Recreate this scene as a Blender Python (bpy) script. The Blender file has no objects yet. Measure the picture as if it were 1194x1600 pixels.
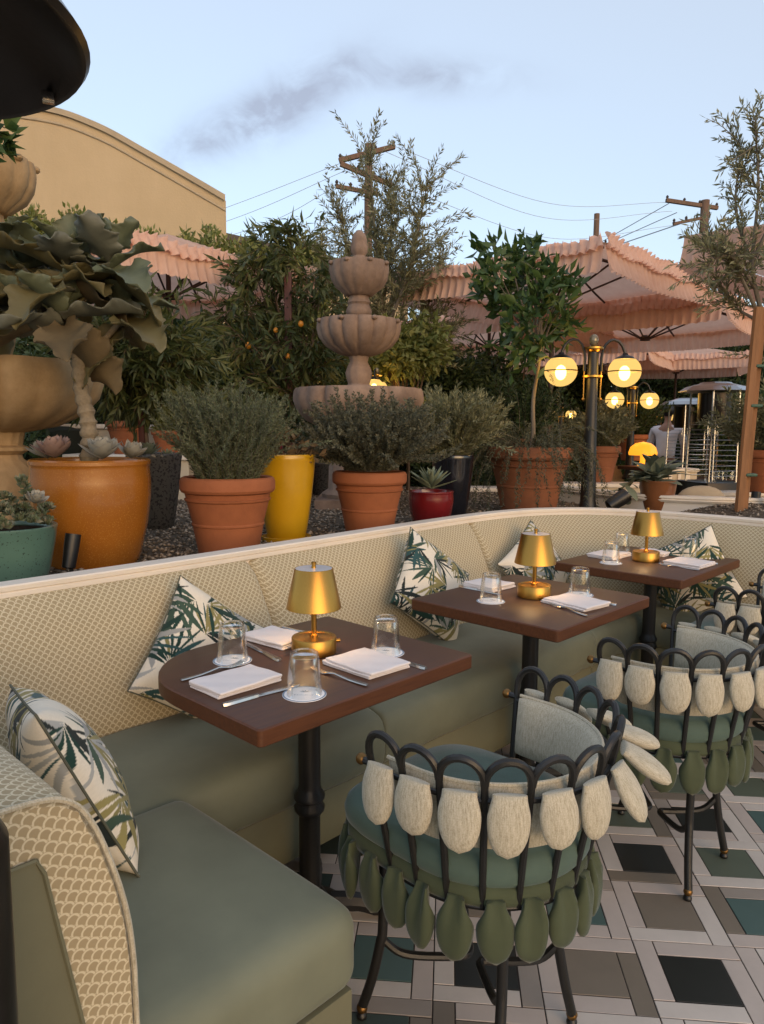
import bpy, bmesh, math, random
import numpy as np
from mathutils import Vector, Matrix, Euler
random.seed(7); rng = np.random.default_rng(7)
PI = math.pi; R = math.radians
scene = bpy.context.scene; C = scene.collection

# ------------------------------------------------------------------ camera
FPX, PITCH, ROLL, CAMH = 1146.65, .1114, .007, 1.3836
cam_d = bpy.data.cameras.new('camera'); cam = bpy.data.objects.new('camera', cam_d); C.objects.link(cam)
cam_d.sensor_fit = 'VERTICAL'; cam_d.sensor_height = 36.0; cam_d.lens = 36.0*FPX/1600.0
cam_d.clip_start = .05; cam_d.clip_end = 2000
_fw = Vector((0, math.cos(PITCH), -math.sin(PITCH))); _up = Vector((0, math.sin(PITCH), math.cos(PITCH))); _rt = Vector((1, 0, 0))
_r2 = math.cos(ROLL)*_rt + math.sin(ROLL)*_up; _u2 = -math.sin(ROLL)*_rt + math.cos(ROLL)*_up
_m = Matrix((_r2, _u2, -_fw)).transposed().to_4x4(); _m.translation = (0, 0, CAMH); cam.matrix_world = _m
scene.camera = cam

# ------------------------------------------------------------------ sky, sun, exposure
SUN_EL, SUN_AZ = 8.0, 152.0          # azimuth clockwise from +Y: behind the viewer, a little to the right
w = bpy.data.worlds.new('World'); scene.world = w; w.use_nodes = True
nt = w.node_tree; nt.nodes.clear(); N = nt.nodes.new; L = nt.links.new
out = N('ShaderNodeOutputWorld'); bg = N('ShaderNodeBackground'); sky = N('ShaderNodeTexSky')
sky.sky_type = 'NISHITA'; sky.sun_disc = False
sky.sun_elevation = R(SUN_EL); sky.sun_rotation = R(SUN_AZ); sky.air_density = 1.0; sky.dust_density = .4; sky.ozone_density = 2.5
bg.inputs[1].default_value = .15
def wmath(op, a, b=None, c=None):
    n = N('ShaderNodeMath'); n.operation = op
    for i, q in enumerate((a, b, c)):
        if q is None: continue
        if isinstance(q, (int, float)): n.inputs[i].default_value = q
        else: L(q, n.inputs[i])
    return n.outputs[0]
tc = N('ShaderNodeTexCoord'); sep = N('ShaderNodeSeparateXYZ'); L(tc.outputs['Generated'], sep.inputs[0])
yy = wmath('MAXIMUM', sep.outputs[1], .001)
cu = wmath('DIVIDE', sep.outputs[0], yy); cv = wmath('DIVIDE', sep.outputs[2], yy)
cmb = N('ShaderNodeCombineXYZ'); L(cu, cmb.inputs[0]); L(wmath('MULTIPLY', cv, 1.3), cmb.inputs[1])
nz = N('ShaderNodeTexNoise'); nz.inputs['Scale'].default_value = 11; nz.inputs['Detail'].default_value = 7; nz.inputs['Roughness'].default_value = .58
nz.inputs['Distortion'].default_value = .5
L(cmb.outputs[0], nz.inputs['Vector'])
def blob(u0, v0, ru, rv, slant, amp):
    du = wmath('SUBTRACT', cu, u0); dv = wmath('SUBTRACT', wmath('SUBTRACT', cv, v0), wmath('MULTIPLY', du, slant))
    q = wmath('ADD', wmath('POWER', wmath('ABSOLUTE', wmath('DIVIDE', du, ru)), 2), wmath('POWER', wmath('ABSOLUTE', wmath('DIVIDE', dv, rv)), 2))
    return wmath('MULTIPLY', wmath('POWER', 2.718, wmath('MULTIPLY', q, -1)), amp)
sm = wmath('ADD', wmath('ADD', blob(-.21, .380, .075, .030, .30, 1.25), blob(-.115, .425, .085, .036, .45, 1.15)), blob(.06, .452, .10, .022, -.03, 1.05))
sm = wmath('MULTIPLY', sm, wmath('SMOOTH_MIN', wmath('MAXIMUM', wmath('MULTIPLY', wmath('SUBTRACT', nz.outputs[0], .30), 2.3), 0), 1, .2))
sm = wmath('MULTIPLY', wmath('MINIMUM', sm, .8), wmath('GREATER_THAN', sep.outputs[1], .01))
mx = N('ShaderNodeMix'); mx.data_type = 'RGBA'
hz_ = N('ShaderNodeMix'); hz_.data_type = 'RGBA'; hz_.inputs[0].default_value = .55; L(sky.outputs[0], hz_.inputs[6]); hz_.inputs[7].default_value = (2.7, 2.8, 2.98, 1)   # pale evening haze over the whole sky
L(sm, mx.inputs[0]); L(hz_.outputs[2], mx.inputs[6])
dk = N('ShaderNodeVectorMath'); dk.operation = 'MULTIPLY'; L(hz_.outputs[2], dk.inputs[0]); dk.inputs[1].default_value = (.60, .54, .55)
L(dk.outputs[0], mx.inputs[7])
L(mx.outputs[2], bg.inputs[0]); L(bg.outputs[0], out.inputs[0])

sd = bpy.data.lights.new('sun', 'SUN'); sd.energy = 1.0; sd.angle = R(50); sd.color = (1.0, .60, .26)
sun = bpy.data.objects.new('sun', sd); C.objects.link(sun)
sdir = Vector((math.sin(R(SUN_AZ))*math.cos(R(SUN_EL)), math.cos(R(SUN_AZ))*math.cos(R(SUN_EL)), math.sin(R(SUN_EL))))
sun.rotation_euler = sdir.to_track_quat('Z', 'Y').to_euler(); sun.location = (4, -6, 8)
vs = scene.view_settings; vs.view_transform = 'Standard'; vs.look = 'None'; vs.gamma = 1; vs.exposure = 1.2; vs.use_curve_mapping = False
scene.render.resolution_x, scene.render.resolution_y = 764, 1024

# ------------------------------------------------------------------ pixel -> place (distance always from a height or a known depth)
CO = Vector((0, 0, CAMH))
def _ray(x, y): return _fw + _r2*((x-597)/FPX) - _u2*((y-800)/FPX)
def atz(x, y, z): d = _ray(x, y); return CO + d*((z-CAMH)/d.z)
def aty(x, y, Y): d = _ray(x, y); return CO + d*(Y/d.y)
# bench frame: s runs along the banquette, t towards its back
TH = PI/2-.7606; ORG = Vector((-.2558, 1.4893, 0)); EE = Vector((math.cos(TH), math.sin(TH), 0)); NN = Vector((-math.sin(TH), math.cos(TH), 0))
def S(s, t, z=0): return ORG + EE*s + NN*t + Vector((0, 0, z))

# ------------------------------------------------------------------ materials
def lin(r, g, b):
    f = lambda c: (c/255/12.92) if c/255 <= .04045 else ((c/255+.055)/1.055)**2.4
    return (f(r), f(g), f(b), 1)
MATS = {}
class NT:
    def __init__(s, name):
        s.m = bpy.data.materials.new(name); s.m.use_nodes = True; s.t = s.m.node_tree
        s.b = s.t.nodes['Principled BSDF']; s.o = s.t.nodes['Material Output']
    def n(s, k, **kw):
        q = s.t.nodes.new(k)
        for a, v in kw.items(): setattr(q, a, v)
        return q
    def l(s, a, b): s.t.links.new(a, b)
    def math(s, op, a, b=None, c=None):
        q = s.n('ShaderNodeMath', operation=op)
        for i, x in enumerate((a, b, c)):
            if x is None: continue
            if isinstance(x, (int, float)): q.inputs[i].default_value = x
            else: s.l(x, q.inputs[i])
        return q.outputs[0]
    def mix(s, f, a, b, mode='MIX'):
        q = s.n('ShaderNodeMix', data_type='RGBA', blend_type=mode)
        for i, x in ((0, f), (6, a), (7, b)):
            if isinstance(x, (int, float)): q.inputs[i].default_value = x
            elif isinstance(x, tuple): q.inputs[i].default_value = x
            else: s.l(x, q.inputs[i])
        return q.outputs[2]
    def noise(s, scale, detail=4, rough=.6, vec=None, stretch=None, coord='Object'):
        q = s.n('ShaderNodeTexNoise'); q.inputs['Scale'].default_value = scale; q.inputs['Detail'].default_value = detail; q.inputs['Roughness'].default_value = rough
        if vec is None:
            t = s.n('ShaderNodeTexCoord'); vec = t.outputs[coord]
        if stretch:
            mp = s.n('ShaderNodeMapping'); mp.inputs['Scale'].default_value = stretch; s.l(vec, mp.inputs[0]); vec = mp.outputs[0]
        s.l(vec, q.inputs['Vector']); return q.outputs[0]
    def ramp(s, f, stops):
        q = s.n('ShaderNodeValToRGB'); e = q.color_ramp.elements
        while len(e) < len(stops): e.new(.5)
        for el, (p, c) in zip(e, stops): el.position = p; el.color = c
        s.l(f, q.inputs[0]); return q.outputs[0]
    def bump(s, h, strength=.3, dist=.01):
        q = s.n('ShaderNodeBump'); q.inputs['Strength'].default_value = strength; q.inputs['Distance'].default_value = dist
        s.l(h, q.inputs['Height']); s.l(q.outputs[0], s.b.inputs['Normal'])
    def set(s, **k):
        for a, v in k.items():
            s.b.inputs[a.replace('_', ' ')].default_value = v
def dim(c, k): return (c[0]*k, c[1]*k, c[2]*k, 1)
def surf(name, col, rough=.6, var=.25, scale=6, metal=0, bump=0, bscale=60, spec=.5, bdist=.004, stretch=None, sheen=0, coat=0):
    """plain surface: base colour with large soft blotches and fine relief"""
    q = NT(name); f = q.noise(scale, 5, .65, stretch=stretch)
    q.l(q.ramp(f, [(.25, dim(col, 1-var)), (.5, col), (.8, dim(col, 1+var*.7))]), q.b.inputs['Base Color'])
    q.set(Roughness=rough, Metallic=metal); q.b.inputs['Specular IOR Level'].default_value = spec
    if sheen: q.set(Sheen_Weight=sheen); q.b.inputs['Sheen Roughness'].default_value = .4
    if coat: q.set(Coat_Weight=coat); q.b.inputs['Coat Roughness'].default_value = .12
    if bump: q.bump(q.noise(bscale, 4, .6, stretch=stretch), bump, bdist)
    MATS[name] = q.m; return q.m
def leafmat(name, cols, rough=.5, trans=.25, spec=.4):
    """foliage: every leaf takes its own colour from the list"""
    q = NT(name); g = q.n('ShaderNodeNewGeometry')
    st = [(i/(len(cols)-1) if len(cols) > 1 else 0, c) for i, c in enumerate(cols)]
    col = q.ramp(g.outputs['Random Per Island'], st)
    q.l(col, q.b.inputs['Base Color']); q.set(Roughness=rough); q.b.inputs['Specular IOR Level'].default_value = spec
    tr = q.n('ShaderNodeBsdfTranslucent'); q.l(q.mix(.5, col, lin(150, 165, 60), 'MULTIPLY') if False else col, tr.inputs[0])
    ms = q.n('ShaderNodeMixShader'); ms.inputs[0].default_value = trans
    q.l(q.b.outputs[0], ms.inputs[1]); q.l(tr.outputs[0], ms.inputs[2]); q.l(ms.outputs[0], q.o.inputs[0])
    MATS[name] = q.m; return q.m
def glow(name, col, strength):
    q = NT(name); q.set(Base_Color=col, Roughness=.4); q.b.inputs['Emission Color'].default_value = col; q.b.inputs['Emission Strength'].default_value = strength
    MATS[name] = q.m; return q.m

# ------------------------------------------------------------------ mesh building
class MB:
    def __init__(s): s.v = []; s.f = []; s.u = []; s.mi = []; s.cur = 0
    def add(s, vs, fs, us=None):
        k = len(s.v); s.v.extend([tuple(q) for q in vs]); s.f.extend([tuple(i+k for i in q) for q in fs])
        s.mi.extend([s.cur]*len(fs)); s.u.extend(us if us is not None else [(0., 0.)]*len(vs)); return s
    def box(s, x0, x1, y0, y1, z0, z1):
        return s.add([(x0,y0,z0),(x1,y0,z0),(x1,y1,z0),(x0,y1,z0),(x0,y0,z1),(x1,y0,z1),(x1,y1,z1),(x0,y1,z1)],
                     [(0,3,2,1),(4,5,6,7),(0,1,5,4),(1,2,6,5),(2,3,7,6),(3,0,4,7)])
    def rbox(s, x0, x1, y0, y1, z0, z1, r=.01, seg=2):
        bm = bmesh.new(); bmesh.ops.create_cube(bm, size=1)
        for q in bm.verts: q.co = Vector(((x0+x1)/2+q.co.x*(x1-x0), (y0+y1)/2+q.co.y*(y1-y0), (z0+z1)/2+q.co.z*(z1-z0)))
        bmesh.ops.bevel(bm, geom=bm.edges[:]+bm.verts[:], offset=r, segments=seg, profile=.6, affect='EDGES')
        bm.verts.index_update(); s.add([q.co[:] for q in bm.verts], [[q.index for q in f.verts] for f in bm.faces]); bm.free(); return s
    def lathe(s, prof, n=32, c=(0,0,0), rad=None, close=True):
        """prof: (r, z) from bottom to top; rad(theta, z) multiplies r"""
        vs = []; fs = []
        for r, z in prof:
            for k in range(n):
                a = 2*PI*k/n; q = r*(rad(a, z) if rad else 1); vs.append((c[0]+q*math.cos(a), c[1]+q*math.sin(a), c[2]+z))
        for i in range(len(prof)-1):
            for k in range(n):
                a, b = i*n+k, i*n+(k+1) % n; fs.append((a, b, b+n, a+n))
        if close:
            if prof[0][0] > 1e-4: fs.append(tuple(range(n-1, -1, -1)))
            if prof[-1][0] > 1e-4: fs.append(tuple((len(prof)-1)*n+k for k in range(n)))
        return s.add(vs, fs)
    def tube(s, pts, r, n=8, cap=True, closed=False):
        pts = [Vector(p) for p in pts]; m = len(pts); rs = r if isinstance(r, (list, tuple)) else [r]*m
        T = []
        for i in range(m):
            a = pts[(i-1) % m] if (i or closed) else pts[i]; b = pts[(i+1) % m] if (i < m-1 or closed) else pts[i]
            d = (b-a); T.append(d.normalized() if d.length > 1e-9 else Vector((0, 0, 1)))
        u = T[0].orthogonal().normalized(); vs = []; fs = []
        for i in range(m):
            u = (u-T[i]*u.dot(T[i])); u = u.normalized() if u.length > 1e-6 else T[i].orthogonal().normalized()
            v = T[i].cross(u)
            for k in range(n):
                a = 2*PI*k/n; vs.append(pts[i]+(u*math.cos(a)+v*math.sin(a))*rs[i])
        for i in range(m if closed else m-1):
            for k in range(n):
                a, b = i*n+k, i*n+(k+1) % n; j = ((i+1) % m)*n
                fs.append((a, b, j+(k+1) % n, j+k))
        if cap and not closed: fs.append(tuple(range(n-1, -1, -1))); fs.append(tuple((m-1)*n+k for k in range(n)))
        return s.add(vs, fs)
    def ball(s, c, r, n=12, sc=(1,1,1)):
        vs = [(c[0], c[1], c[2]-r*sc[2])]; fs = []; h = n//2
        for i in range(1, h):
            p = -PI/2+PI*i/h
            for k in range(n): a = 2*PI*k/n; vs.append((c[0]+r*sc[0]*math.cos(p)*math.cos(a), c[1]+r*sc[1]*math.cos(p)*math.sin(a), c[2]+r*sc[2]*math.sin(p)))
        vs.append((c[0], c[1], c[2]+r*sc[2])); e = len(vs)-1
        for k in range(n):
            fs.append((0, 1+(k+1) % n, 1+k)); fs.append((e, e-n+k, e-n+(k+1) % n))
            for i in range(h-2): a = 1+i*n; fs.append((a+k, a+(k+1) % n, a+n+(k+1) % n, a+n+k))
        return s.add(vs, fs)
    def prism(s, outl, z0, z1, top=None):
        n = len(outl); vs = [(x, y, z0) for x, y in outl]+[(x, y, z1) for x, y in outl]
        s.add(vs, [tuple(range(n-1, -1, -1))]); k = len(s.v)-2*n
        s.f.extend([tuple(k+q for q in (i, (i+1) % n, n+(i+1) % n, n+i)) for i in range(n)]); s.mi.extend([s.cur]*n)
        s.f.append(tuple(k+n+i for i in range(n))); s.mi.append(s.cur if top is None else top); return s
    def grid(s, P, nu, nv, closed_u=False, closed_v=False, uv=None):
        """P[i][j] for i<nu (u) and j<nv (v)"""
        vs = []; us = []
        for i in range(nu):
            for j in range(nv): vs.append(tuple(P[i][j])); us.append(uv[i][j] if uv else (i/(nu-1), j/(nv-1)))
        fs = []
        for i in range(nu if closed_u else nu-1):
            for j in range(nv if closed_v else nv-1):
                a, b = i, (i+1) % nu; c, d = j, (j+1) % nv; fs.append((a*nv+c, b*nv+c, b*nv+d, a*nv+d))
        return s.add(vs, fs, us)
    def mesh(s, name, mats, smooth=True, angle=40):
        me = bpy.data.meshes.new(name); me.from_pydata(s.v, [], s.f)
        mats = mats if isinstance(mats, (list, tuple)) else [mats]
        for m in mats: me.materials.append(m)
        if len(mats) > 1: me.polygons.foreach_set('material_index', s.mi)
        uvl = me.uv_layers.new(name='UVMap'); li = np.empty(len(me.loops), dtype=np.int32); me.loops.foreach_get('vertex_index', li)
        uvl.data.foreach_set('uv', np.asarray(s.u, dtype=np.float32)[li].ravel())
        if smooth:
            me.polygons.foreach_set('use_smooth', [True]*len(me.polygons)); me.set_sharp_from_angle(angle=R(angle))
        me.update(); return me
    def build(s, name, mats, parent=None, smooth=True, angle=40, **kw):
        return put(name, s.mesh(name, mats, smooth, angle), parent, **kw)
def put(name, me, parent=None, loc=None, rot=None, scale=None):
    o = bpy.data.objects.new(name, me); C.objects.link(o)
    if parent: o.parent = parent
    if loc is not None: o.location = loc
    if rot is not None: o.rotation_euler = rot
    if scale is not None: o.scale = scale if isinstance(scale, (tuple, list)) else (scale,)*3
    return o
def tag(o, label=None, cat=None, group=None, kind=None):
    if label: o['label'] = label
    if cat: o['category'] = cat
    if group: o['group'] = group
    if kind: o['kind'] = kind
    return o
def thing(name, label, cat, loc=(0,0,0), rz=0, group=None):
    o = bpy.data.objects.new(name, None); C.objects.link(o); o.location = loc; o.rotation_euler = (0, 0, rz); o.empty_display_size = .1
    return tag(o, label, cat, group)
def copy_tree(o, parent=None):
    c = o.copy(); C.objects.link(c); c.parent = parent
    for ch in list(o.children): copy_tree(ch, c)
    return c
def dup(o, label, loc, rz=0, group=None):
    c = copy_tree(o); c.location = loc; c.rotation_euler = (0, 0, rz); tag(c, label, None, group); return c
def bez(pts, n=8):
    """smooth curve through points (Catmull-Rom)"""
    P = [Vector(p) for p in pts]; P = [P[0]*2-P[1]]+P+[P[-1]*2-P[-2]]; o = []
    for i in range(1, len(P)-2):
        a, b, c, d = P[i-1:i+3]
        for k in range(n):
            t = k/n; o.append(.5*((2*b)+(c-a)*t+(2*a-5*b+4*c-d)*t*t+(3*b-a-3*c+d)*t**3))
    o.append(P[-2]); return o
def lerp(a, b, t): return a+(b-a)*t
def sstep(a, b, x): t = min(1, max(0, (x-a)/(b-a))); return t*t*(3-2*t)
# leaves: all leaf-sized faces of one plant in one mesh
def norm(a): return a/np.maximum(np.linalg.norm(a, axis=1, keepdims=True), 1e-9)
def leafmesh(name, mat, pos, dirs, ln, wd, fold=.25, curl=0.0, roll=None):
    pos = np.asarray(pos, float); n = len(pos); d = norm(np.asarray(dirs, float))
    ln = np.broadcast_to(np.asarray(ln, float), (n,))[:, None]; wd = np.broadcast_to(np.asarray(wd, float), (n,))[:, None]
    rv = rng.normal(size=(n, 3)) if roll is None else roll+rng.normal(size=(n, 3))*.35
    sd = norm(np.cross(d, rv)); nr = np.cross(sd, d)
    v = np.empty((n, 5, 3))
    v[:, 0] = pos; v[:, 1] = pos+d*ln*.5+sd*wd*.5+nr*wd*fold; v[:, 2] = pos+d*ln+nr*(-curl)*ln; v[:, 3] = pos+d*ln*.5-sd*wd*.5+nr*wd*fold; v[:, 4] = pos+d*ln*.45
    me = bpy.data.meshes.new(name); me.vertices.add(n*5); me.vertices.foreach_set('co', v.astype(np.float32).ravel())
    tri = np.array([0,1,4, 1,2,4, 2,3,4, 3,0,4]); idx = (np.arange(n)[:, None]*5+tri[None, :]).ravel().astype(np.int32)
    me.loops.add(len(idx)); me.loops.foreach_set('vertex_index', idx)
    me.polygons.add(n*4); me.polygons.foreach_set('loop_start', np.arange(0, n*12, 3, dtype=np.int32))
    me.materials.append(mat); me.update(calc_edges=True); return me
def quadleaf(name, mat, pos, dirs, ln, wd, fold=.2, roll=None):
    """cheap two-triangle leaf"""
    pos = np.asarray(pos, float); n = len(pos); d = norm(np.asarray(dirs, float))
    ln = np.broadcast_to(np.asarray(ln, float), (n,))[:, None]; wd = np.broadcast_to(np.asarray(wd, float), (n,))[:, None]
    rv = rng.normal(size=(n, 3)) if roll is None else roll+rng.normal(size=(n, 3))*.35
    sd = norm(np.cross(d, rv)); nr = np.cross(sd, d); v = np.empty((n, 4, 3))
    v[:, 0] = pos; v[:, 1] = pos+d*ln*.5+sd*wd*.5+nr*wd*fold; v[:, 2] = pos+d*ln; v[:, 3] = pos+d*ln*.5-sd*wd*.5+nr*wd*fold
    me = bpy.data.meshes.new(name); me.vertices.add(n*4); me.vertices.foreach_set('co', v.astype(np.float32).ravel())
    idx = (np.arange(n)[:, None]*4+np.array([0,1,2, 0,2,3])[None, :]).ravel().astype(np.int32)
    me.loops.add(len(idx)); me.loops.foreach_set('vertex_index', idx)
    me.polygons.add(n*2); me.polygons.foreach_set('loop_start', np.arange(0, n*6, 3, dtype=np.int32))
    me.materials.append(mat); me.update(calc_edges=True); return me
# ------------------------------------------------------------------ palette
M = MATS
surf('black_iron', (.012, .0115, .011, 1), .42, .3, 20, 0, .15, 120, .5)
surf('cream_paint', (.76, .68, .58, 1), .5, .08, 4, 0, .1, 60, .4)
surf('far_cream', (.58, .49, .36, 1), .7, .1, 2)
surf('white_cloth', (.80, .78, .77, 1), .85, .05, 30, 0, .35, 700, .2, .0008)
surf('steel', (.55, .53, .5, 1), .25, .1, 30, 1)
surf('terracotta', (.30, .098, .038, 1), .75, .22, 7, 0, .2, 90, .3, .003)
surf('terracotta_dusty', (.25, .095, .045, 1), .8, .3, 6, 0, .2, 80, .3, .003)
surf('yellow_glaze', (.52, .29, .008, 1), .3, .12, 9, 0, .05, 40, .5, coat=.3)
surf('red_glaze', (.15, .009, .012, 1), .2, .15, 12, 0, .05, 40, .5, coat=.5)
surf('navy_glaze', (.008, .009, .014, 1), .15, .3, 8, 0, .05, 40, .5, coat=.6)
surf('brown_glaze', (.20, .075, .028, 1), .28, .2, 10, 0, .05, 40, .5, coat=.3)
surf('soil', (.035, .022, .014, 1), .95, .5, 60, 0, .8, 150, .1, .01)
surf('bark', (.12, .082, .055, 1), .9, .4, 25, 0, .6, 60, .2, .01, stretch=(1, 1, .25))
surf('grey_bark', (.16, .135, .105, 1), .9, .35, 30, 0, .6, 70, .2, .008, stretch=(1, 1, .3))
surf('stake_wood', (.27, .135, .065, 1), .8, .35, 8, 0, .4, 50, .2, .006, stretch=(3, 3, .3))
surf('dark_wood', (.055, .025, .014, 1), .5, .3, 10, stretch=(3, 3, .4))
surf('red_stake', (.07, .017, .012, 1), .6, .3, 12)
surf('pole_wood', (.16, .10, .07, 1), .9, .35, 4, stretch=(3, 3, .3))
surf('dark_metal', (.028, .022, .018, 1), .3, .3, 5, .6, .1, 30)
surf('stainless', (.42, .42, .43, 1), .3, .15, 6, 1, stretch=(1, 1, 6))
surf('bench_base', (.155, .15, .095, 1), .7, .12, 5, 0, .1, 200, .2, .001)

def mk_speckle(name, col, dark, rough, sc, th):
    q = NT(name); v = q.noise(sc, 2, .5); big = q.noise(5, 4, .6)
    c = q.mix(q.math('GREATER_THAN', v, th), q.mix(big, dim(col, .72), dim(col, 1.25)), dark)
    q.l(c, q.b.inputs['Base Color']); q.set(Roughness=rough, Coat_Weight=.55); q.b.inputs['Coat Roughness'].default_value = .1
    q.bump(q.noise(30, 3, .5), .08, .004); M[name] = q.m
mk_speckle('orange_glaze', (.30, .105, .012, 1), (.36, .15, .025, 1), .26, 220, .60)
mk_speckle('teal_glaze', (.085, .165, .13, 1), (.025, .04, .035, 1), .3, 120, .66)
mk_speckle('dark_stone', (.055, .05, .043, 1), (.012, .011, .01, 1), .85, 70, .56)
def mk_stone(name, a, b):
    q = NT(name); f = q.noise(5, 6, .65); g = q.noise(3, 4, .7, stretch=(2.5, 2.5, .5))
    c = q.mix(g, q.ramp(f, [(.3, a), (.7, b)]), q.ramp(f, [(.3, dim(a, .6)), (.7, dim(b, .95))]))
    q.l(c, q.b.inputs['Base Color']); q.set(Roughness=.88); q.b.inputs['Specular IOR Level'].default_value = .25
    q.bump(q.noise(60, 5, .65), .35, .006); M[name] = q.m
mk_stone('fountain_stone', (.19, .13, .10, 1), (.34, .245, .19, 1))
mk_stone('fountain_sand', (.33, .22, .11, 1), (.47, .33, .185, 1))
# velvet / vinyl seat fabrics
def mk_cloth(name, col, rough=.7, sheen=.4, weave=900, var=.14, wb=.12):
    q = NT(name); f = q.noise(4, 4, .6)
    q.l(q.ramp(f, [(.3, dim(col, 1-var)), (.7, dim(col, 1+var))]), q.b.inputs['Base Color'])
    q.set(Roughness=rough, Sheen_Weight=sheen); q.b.inputs['Sheen Roughness'].default_value = .35; q.b.inputs['Specular IOR Level'].default_value = .25
    h = q.math('ADD', q.math('MULTIPLY', q.noise(weave, 2, .5), .25), q.math('MULTIPLY', q.noise(9, 3, .5), 1.6)); q.bump(h, wb, .006); M[name] = q.m
mk_cloth('bench_seat_cloth', (.165, .175, .122, 1), .6, .2)
mk_cloth('velvet_green', (.060, .073, .040, 1), .8, .3, 900, .3, .4)
mk_cloth('velvet_teal', (.075, .115, .095, 1), .75, .3, 900, .25, .25)
def mk_linen():
    q = NT('linen'); tcn = q.n('ShaderNodeTexCoord')
    st = q.noise(60, 3, .6, stretch=(6, 6, .6)); st2 = q.noise(420, 2, .6)
    f = q.math('ADD', q.math('MULTIPLY', st, .6), q.math('MULTIPLY', st2, .4))
    q.l(q.ramp(f, [(.32, (.30, .26, .18, 1)), (.5, (.46, .415, .315, 1)), (.7, (.60, .555, .44, 1))]), q.b.inputs['Base Color'])
    q.set(Roughness=.9, Sheen_Weight=.15); q.b.inputs['Specular IOR Level'].default_value = .15; q.bump(f, .35, .002); M['linen'] = q.m
mk_linen()
def mk_scales():
    """fish-scale weave: pale arches round taupe centres, UV in metres"""
    q = NT('scale_fabric'); uv = q.n('ShaderNodeUVMap'); sp = q.n('ShaderNodeSeparateXYZ'); q.l(uv.outputs[0], sp.inputs[0])
    u = q.math('DIVIDE', sp.outputs[0], .0215); v = q.math('DIVIDE', sp.outputs[1], .0108)
    r = q.math('FLOOR', v); fv = q.math('SUBTRACT', v, r); par = q.math('MULTIPLY', q.math('MODULO', q.math('ADD', r, 1000), 2), .5)
    ua = q.math('SUBTRACT', q.math('FRACT', q.math('ADD', u, q.math('ADD', par, 1000))), .5)
    ub = q.math('SUBTRACT', q.math('FRACT', q.math('ADD', u, q.math('ADD', par, 1000.5))), .5)
    da = q.math('SQRT', q.math('ADD', q.math('POWER', q.math('ABSOLUTE', ua), 2), q.math('POWER', q.math('MULTIPLY', fv, .5), 2)))
    gv = q.math('MULTIPLY', q.math('SUBTRACT', 1, fv), .5)
    db = q.math('SQRT', q.math('ADD', q.math('POWER', q.math('ABSOLUTE', ub), 2), q.math('POWER', gv, 2)))
    ins = q.math('LESS_THAN', da, .5)
    d = q.math('ADD', q.math('MULTIPLY', da, ins), q.math('MULTIPLY', db, q.math('SUBTRACT', 1, ins)))
    wob = q.math('MULTIPLY', q.math('SUBTRACT', q.noise(300, 2, .5), .5), .06); d = q.math('ADD', d, wob)
    tone = q.noise(3, 3, .6)
    tau = q.mix(tone, (.31, .25, .15, 1), (.37, .30, .185, 1)); cre = q.mix(tone, (.55, .48, .33, 1), (.63, .555, .40, 1))
    col = q.ramp(d, [(0, (0, 0, 0, 1)), (.315, (0, 0, 0, 1)), (.35, (1, 1, 1, 1)), (.455, (1, 1, 1, 1)), (.485, (.1, .1, .1, 1))])
    q.l(q.mix(col, tau, cre), q.b.inputs['Base Color']); q.set(Roughness=.85, Sheen_Weight=.15); q.b.inputs['Specular IOR Level'].default_value = .15
    q.bump(q.math('ADD', q.math('MULTIPLY', col, .7), q.math('MULTIPLY', q.noise(700, 2, .5), .4)), .25, .002); M['scale_fabric'] = q.m
mk_scales()
def mk_wood(name, a, b, rough):
    q = NT(name); t = q.n('ShaderNodeTexCoord')
    g = q.noise(7, 6, .65, vec=t.outputs['Object'], stretch=(1.2, 14, 14)); f = q.noise(3, 3, .5)
    q.l(q.mix(q.math('MULTIPLY', f, .35), q.ramp(g, [(.3, a), (.55, lerp4(a, b, .6)), (.75, b)]), a), q.b.inputs['Base Color'])
    rr = q.math('ADD', rough-.06, q.math('MULTIPLY', g, .14)); q.l(rr, q.b.inputs['Roughness']); q.b.inputs['Specular IOR Level'].default_value = .35; q.set(Coat_Weight=.08); q.b.inputs['Coat Roughness'].default_value = .3
    q.bump(g, .08, .002); M[name] = q.m
def lerp4(a, b, t): return tuple(a[i]+(b[i]-a[i])*t for i in range(4))
mk_wood('table_wood', (.058, .024, .013, 1), (.105, .045, .024, 1), .46)
mk_wood('table_edge', (.070, .024, .009, 1), (.125, .045, .017, 1), .5)
def mk_brass():
    q = NT('brass'); g = q.noise(90, 3, .6, stretch=(8, 8, .15))
    q.l(q.mix(g, (.36, .19, .040, 1), (.48, .27, .065, 1)), q.b.inputs['Base Color']); q.set(Metallic=1.0); q.b.inputs['Anisotropic'].default_value = .5
    q.l(q.math('ADD', .24, q.math('MULTIPLY', g, .16)), q.b.inputs['Roughness']); q.bump(g, .03, .001); M['brass'] = q.m
mk_brass()
def mk_glass():
    q = NT('clear_glass'); tr = q.n('ShaderNodeBsdfTransparent'); tr.inputs[0].default_value = (.985, .988, .985, 1)
    gl = q.n('ShaderNodeBsdfGlossy'); gl.inputs['Roughness'].default_value = .02; gl.inputs[0].default_value = (1, 1, 1, 1)
    fr = q.n('ShaderNodeFresnel'); fr.inputs[0].default_value = 1.5; ms = q.n('ShaderNodeMixShader')
    q.l(q.math('MINIMUM', q.math('MULTIPLY', fr.outputs[0], .62), .5), ms.inputs[0]); q.l(tr.outputs[0], ms.inputs[1]); q.l(gl.outputs[0], ms.inputs[2]); q.l(ms.outputs[0], q.o.inputs[0]); M['clear_glass'] = q.m
mk_glass()
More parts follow.
